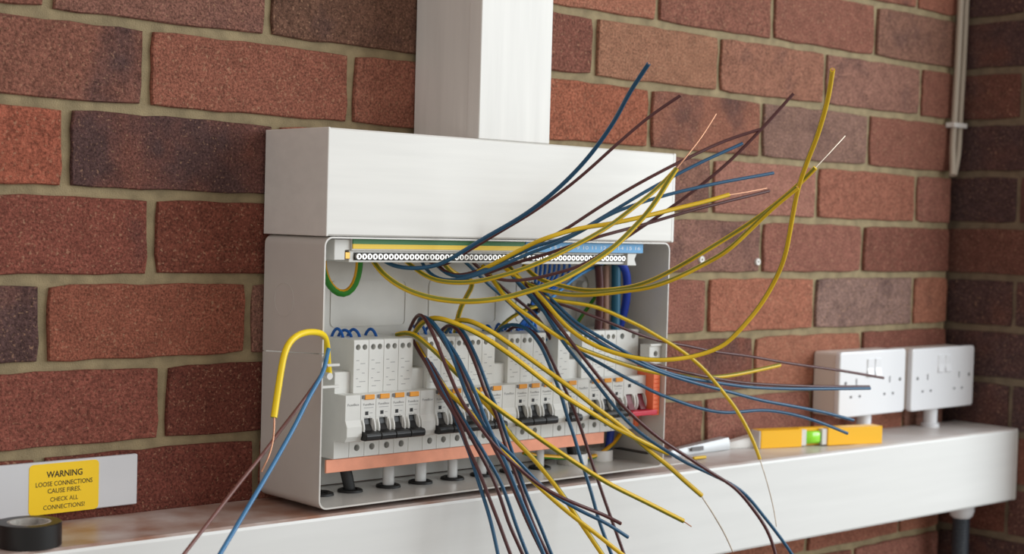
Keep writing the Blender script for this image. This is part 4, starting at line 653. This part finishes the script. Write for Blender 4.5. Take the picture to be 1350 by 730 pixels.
for x, z0, z1, lb in ((1168, -516, -484, 'short white conduit stub under the socket nearer the enclosure'), (1331, -517, -485, 'short white conduit stub under the socket in the corner')):
    b = B(); b.cyl((x, -25, 0), 'z', 10, 10, z0+1.2, z1-.2, 24); b.lathe((x, -25, 0), [(10, z0+.8), (13, z0+.8), (13, z0+7), (10, z0+8)], 24)
    tag(b.link('conduit_stub', M['socket'], None, 40), lb, 'conduit')

# ------------------------------------------------------------------ level, tools and scraps on the trunking
lv = thing('spirit_level', 'small yellow spirit level with a green vial lying on the trunking', 'level', (1015, -68, -513.5))
A0, A1 = Vector((925, -41)), Vector((1108, -96)); du = (A1-A0).normalized(); dn = Vector((-du.y, du.x))
def lvbox(s0, s1, n0, n1, z0, z1, bev=.6):
    b = B(); P = [A0+du*s+dn*n for s, n in ((s0, n0), (s1, n0), (s1, n1), (s0, n1))]; b.prism_xy([(p.x, p.y) for p in P], z0, z1, bev); return b
L = (A1-A0).length; zb = -513.2
lvbox(1.5, 64, 0, 20, zb, zb+22.5).link('body', M['lvl'], lv); lvbox(104, L, 0, 20, zb, zb+22.5).link('body', M['lvl'], lv)
lvbox(64, 104, 9, 20, zb, zb+22.5).link('vial_backing', M['lvl'], lv)
lvbox(-.6, 1.6, .6, 19.4, zb+.4, zb+22).link('end_cap', M['lend'], lv)
lvbox(64, 72, 1.5, 9.5, zb+1, zb+21.5).link('vial_holder', M['lend'], lv); lvbox(96, 104, 1.5, 9.5, zb+1, zb+21.5).link('vial_holder', M['lend'], lv)
lvbox(72, 96, 2.5, 9, zb+3, zb+19, 2.4).link('vial', M['vial'], lv, 50)
def tapered(name, label, cat, P0, P1, w0, w1, h0, h1, z, m, tip=0):
    t = thing(name, label, cat, ((P0[0]+P1[0])/2, (P0[1]+P1[1])/2, z)); u = (Vector(P1)-Vector(P0)).normalized(); nn = Vector((-u.y, u.x)); tm = bmesh.new(); rings = []
    for k in range(7):
        f_ = k/6; c_ = Vector(P0).lerp(Vector(P1), f_); wd = w0+(w1-w0)*f_; h = h0+(h1-h0)*f_
        if tip and k == 0: wd *= .4; h *= .6
        rings.append([tm.verts.new(V(*(c_+nn*(wd*a)), z+h*q)) for a, q in ((-.5, .0), (-.5, .6), (-.36, .95), (.36, .95), (.5, .6), (.5, 0))])
    for a_, b_ in zip(rings, rings[1:]):
        for i in range(6): tm.faces.new((a_[i], a_[(i+1) % 6], b_[(i+1) % 6], b_[i]))
    tm.faces.new(rings[0]); tm.faces.new(rings[-1][::-1]); bmesh.ops.recalc_face_normals(tm, faces=tm.faces[:]); b = B(); b.add(tm); b.link('handle', m, t, 40); return t
kt = tapered('hand_tool', 'silver grey flat handled tool lying on the trunking just right of the enclosure', 'tool', (772, -26), (884, -18), 12, 17, 8, 15, -512.3, M['tool'])
b = B(); b.box(806, 828, -33.2, -31, -508, -503, .5); b.link('slider', M['print_'], kt)
tapered('wedge_tool', 'pale wedge shaped tool lying behind the left end of the yellow level', 'tool', (886, -14), (948, -24), 12, 24, 7, 17, -512.8, M['lend'], 1)
b = B(); b.box(700, 772, -70, -40, -512.3, -511.4); tag(b.link('paper_scrap', M['lend']), 'pale flat scrap lying on the trunking between enclosure and silver tool', 'scrap')
q = link('wire_offcut', tube_mesh('o', [(776, -62, -509.6), (786, -63, -509.4), (797, -62, -509.8)], 2, 9), M['yg'], None, 60); tag(q, 'short yellow wire offcut lying on the trunking beyond the enclosure', 'offcut')

# ------------------------------------------------------------------ gland, corner cables, wall plugs
gd = thing('conduit_gland', 'white domed gland with dark flexible conduit under the right end of the trunking', 'conduit', (1382, -50, -1000))
b = B(); b.lathe((1382, -50, -617), [(2, -1.4), (17.5, -1.4), (18.5, -20), (16, -28), (12.5, -31), (2, -31)], 30); b.link('gland_nut', M['socket'], gd, 40)
b = B(); pr = [(2, -26)]
for k in range(90): pr += [(11.4, -26-k*4.2), (12.4, -27.6-k*4.2), (12.4, -28.8-k*4.2)]
b.lathe((1382, -50, -617), pr+[(2, -406)], 20); b.link('flexible_conduit', M['conduit'], gd, 30)
for i, (P, lb) in enumerate((([(1397, -9, 360), (1396, -9, 100), (1394, -9, 0), (1391, -9, -70), (1389, -9, -120), (1387, -12, -140), (1380, -16, -154)], 'left of the two old grey cables running down the wall corner'),
                             ([(1413, -8, 360), (1412, -8, 100), (1410, -8, 0), (1407, -8, -70), (1405, -9, -110), (1399, -11, -135), (1387, -14, -153)], 'right of the two old grey cables running down the wall corner'))):
    tag(link('corner_cable', tube_mesh('c', P, 4.6, 12, 1, 8), M['oldcable'], None, 60), lb, 'cable')
b = B(); b.box(1382, 1416, -15.5, -12.5, -84, -77, .8); b.box(1382, 1386, -14, -.5, -84, -77, .5); tag(b.link('cable_clip', M['lend']), 'small pale clip holding the two old cables in the wall corner', 'clip')
for x, z, lb in ((958.8, -281.5, 'small round white wall plug in the bricks right of the enclosure'), (849.8, -279.1, 'white ring wall plug in the bricks seen between the twin yellow wires')):
    b = B(); b.lathe((x, 0, z), [(1.6, 4), (1.6, -2.5), (4.2, -2.5), (4.6, -.5), (4.2, 4)], 18, 'y'); b.cyl((x, 2, z), 'y', 1.7, 1.7, 0, -1.5, 10); tag(b.link('wall_plug', M['lend'], None, 40), lb, 'wall plug')
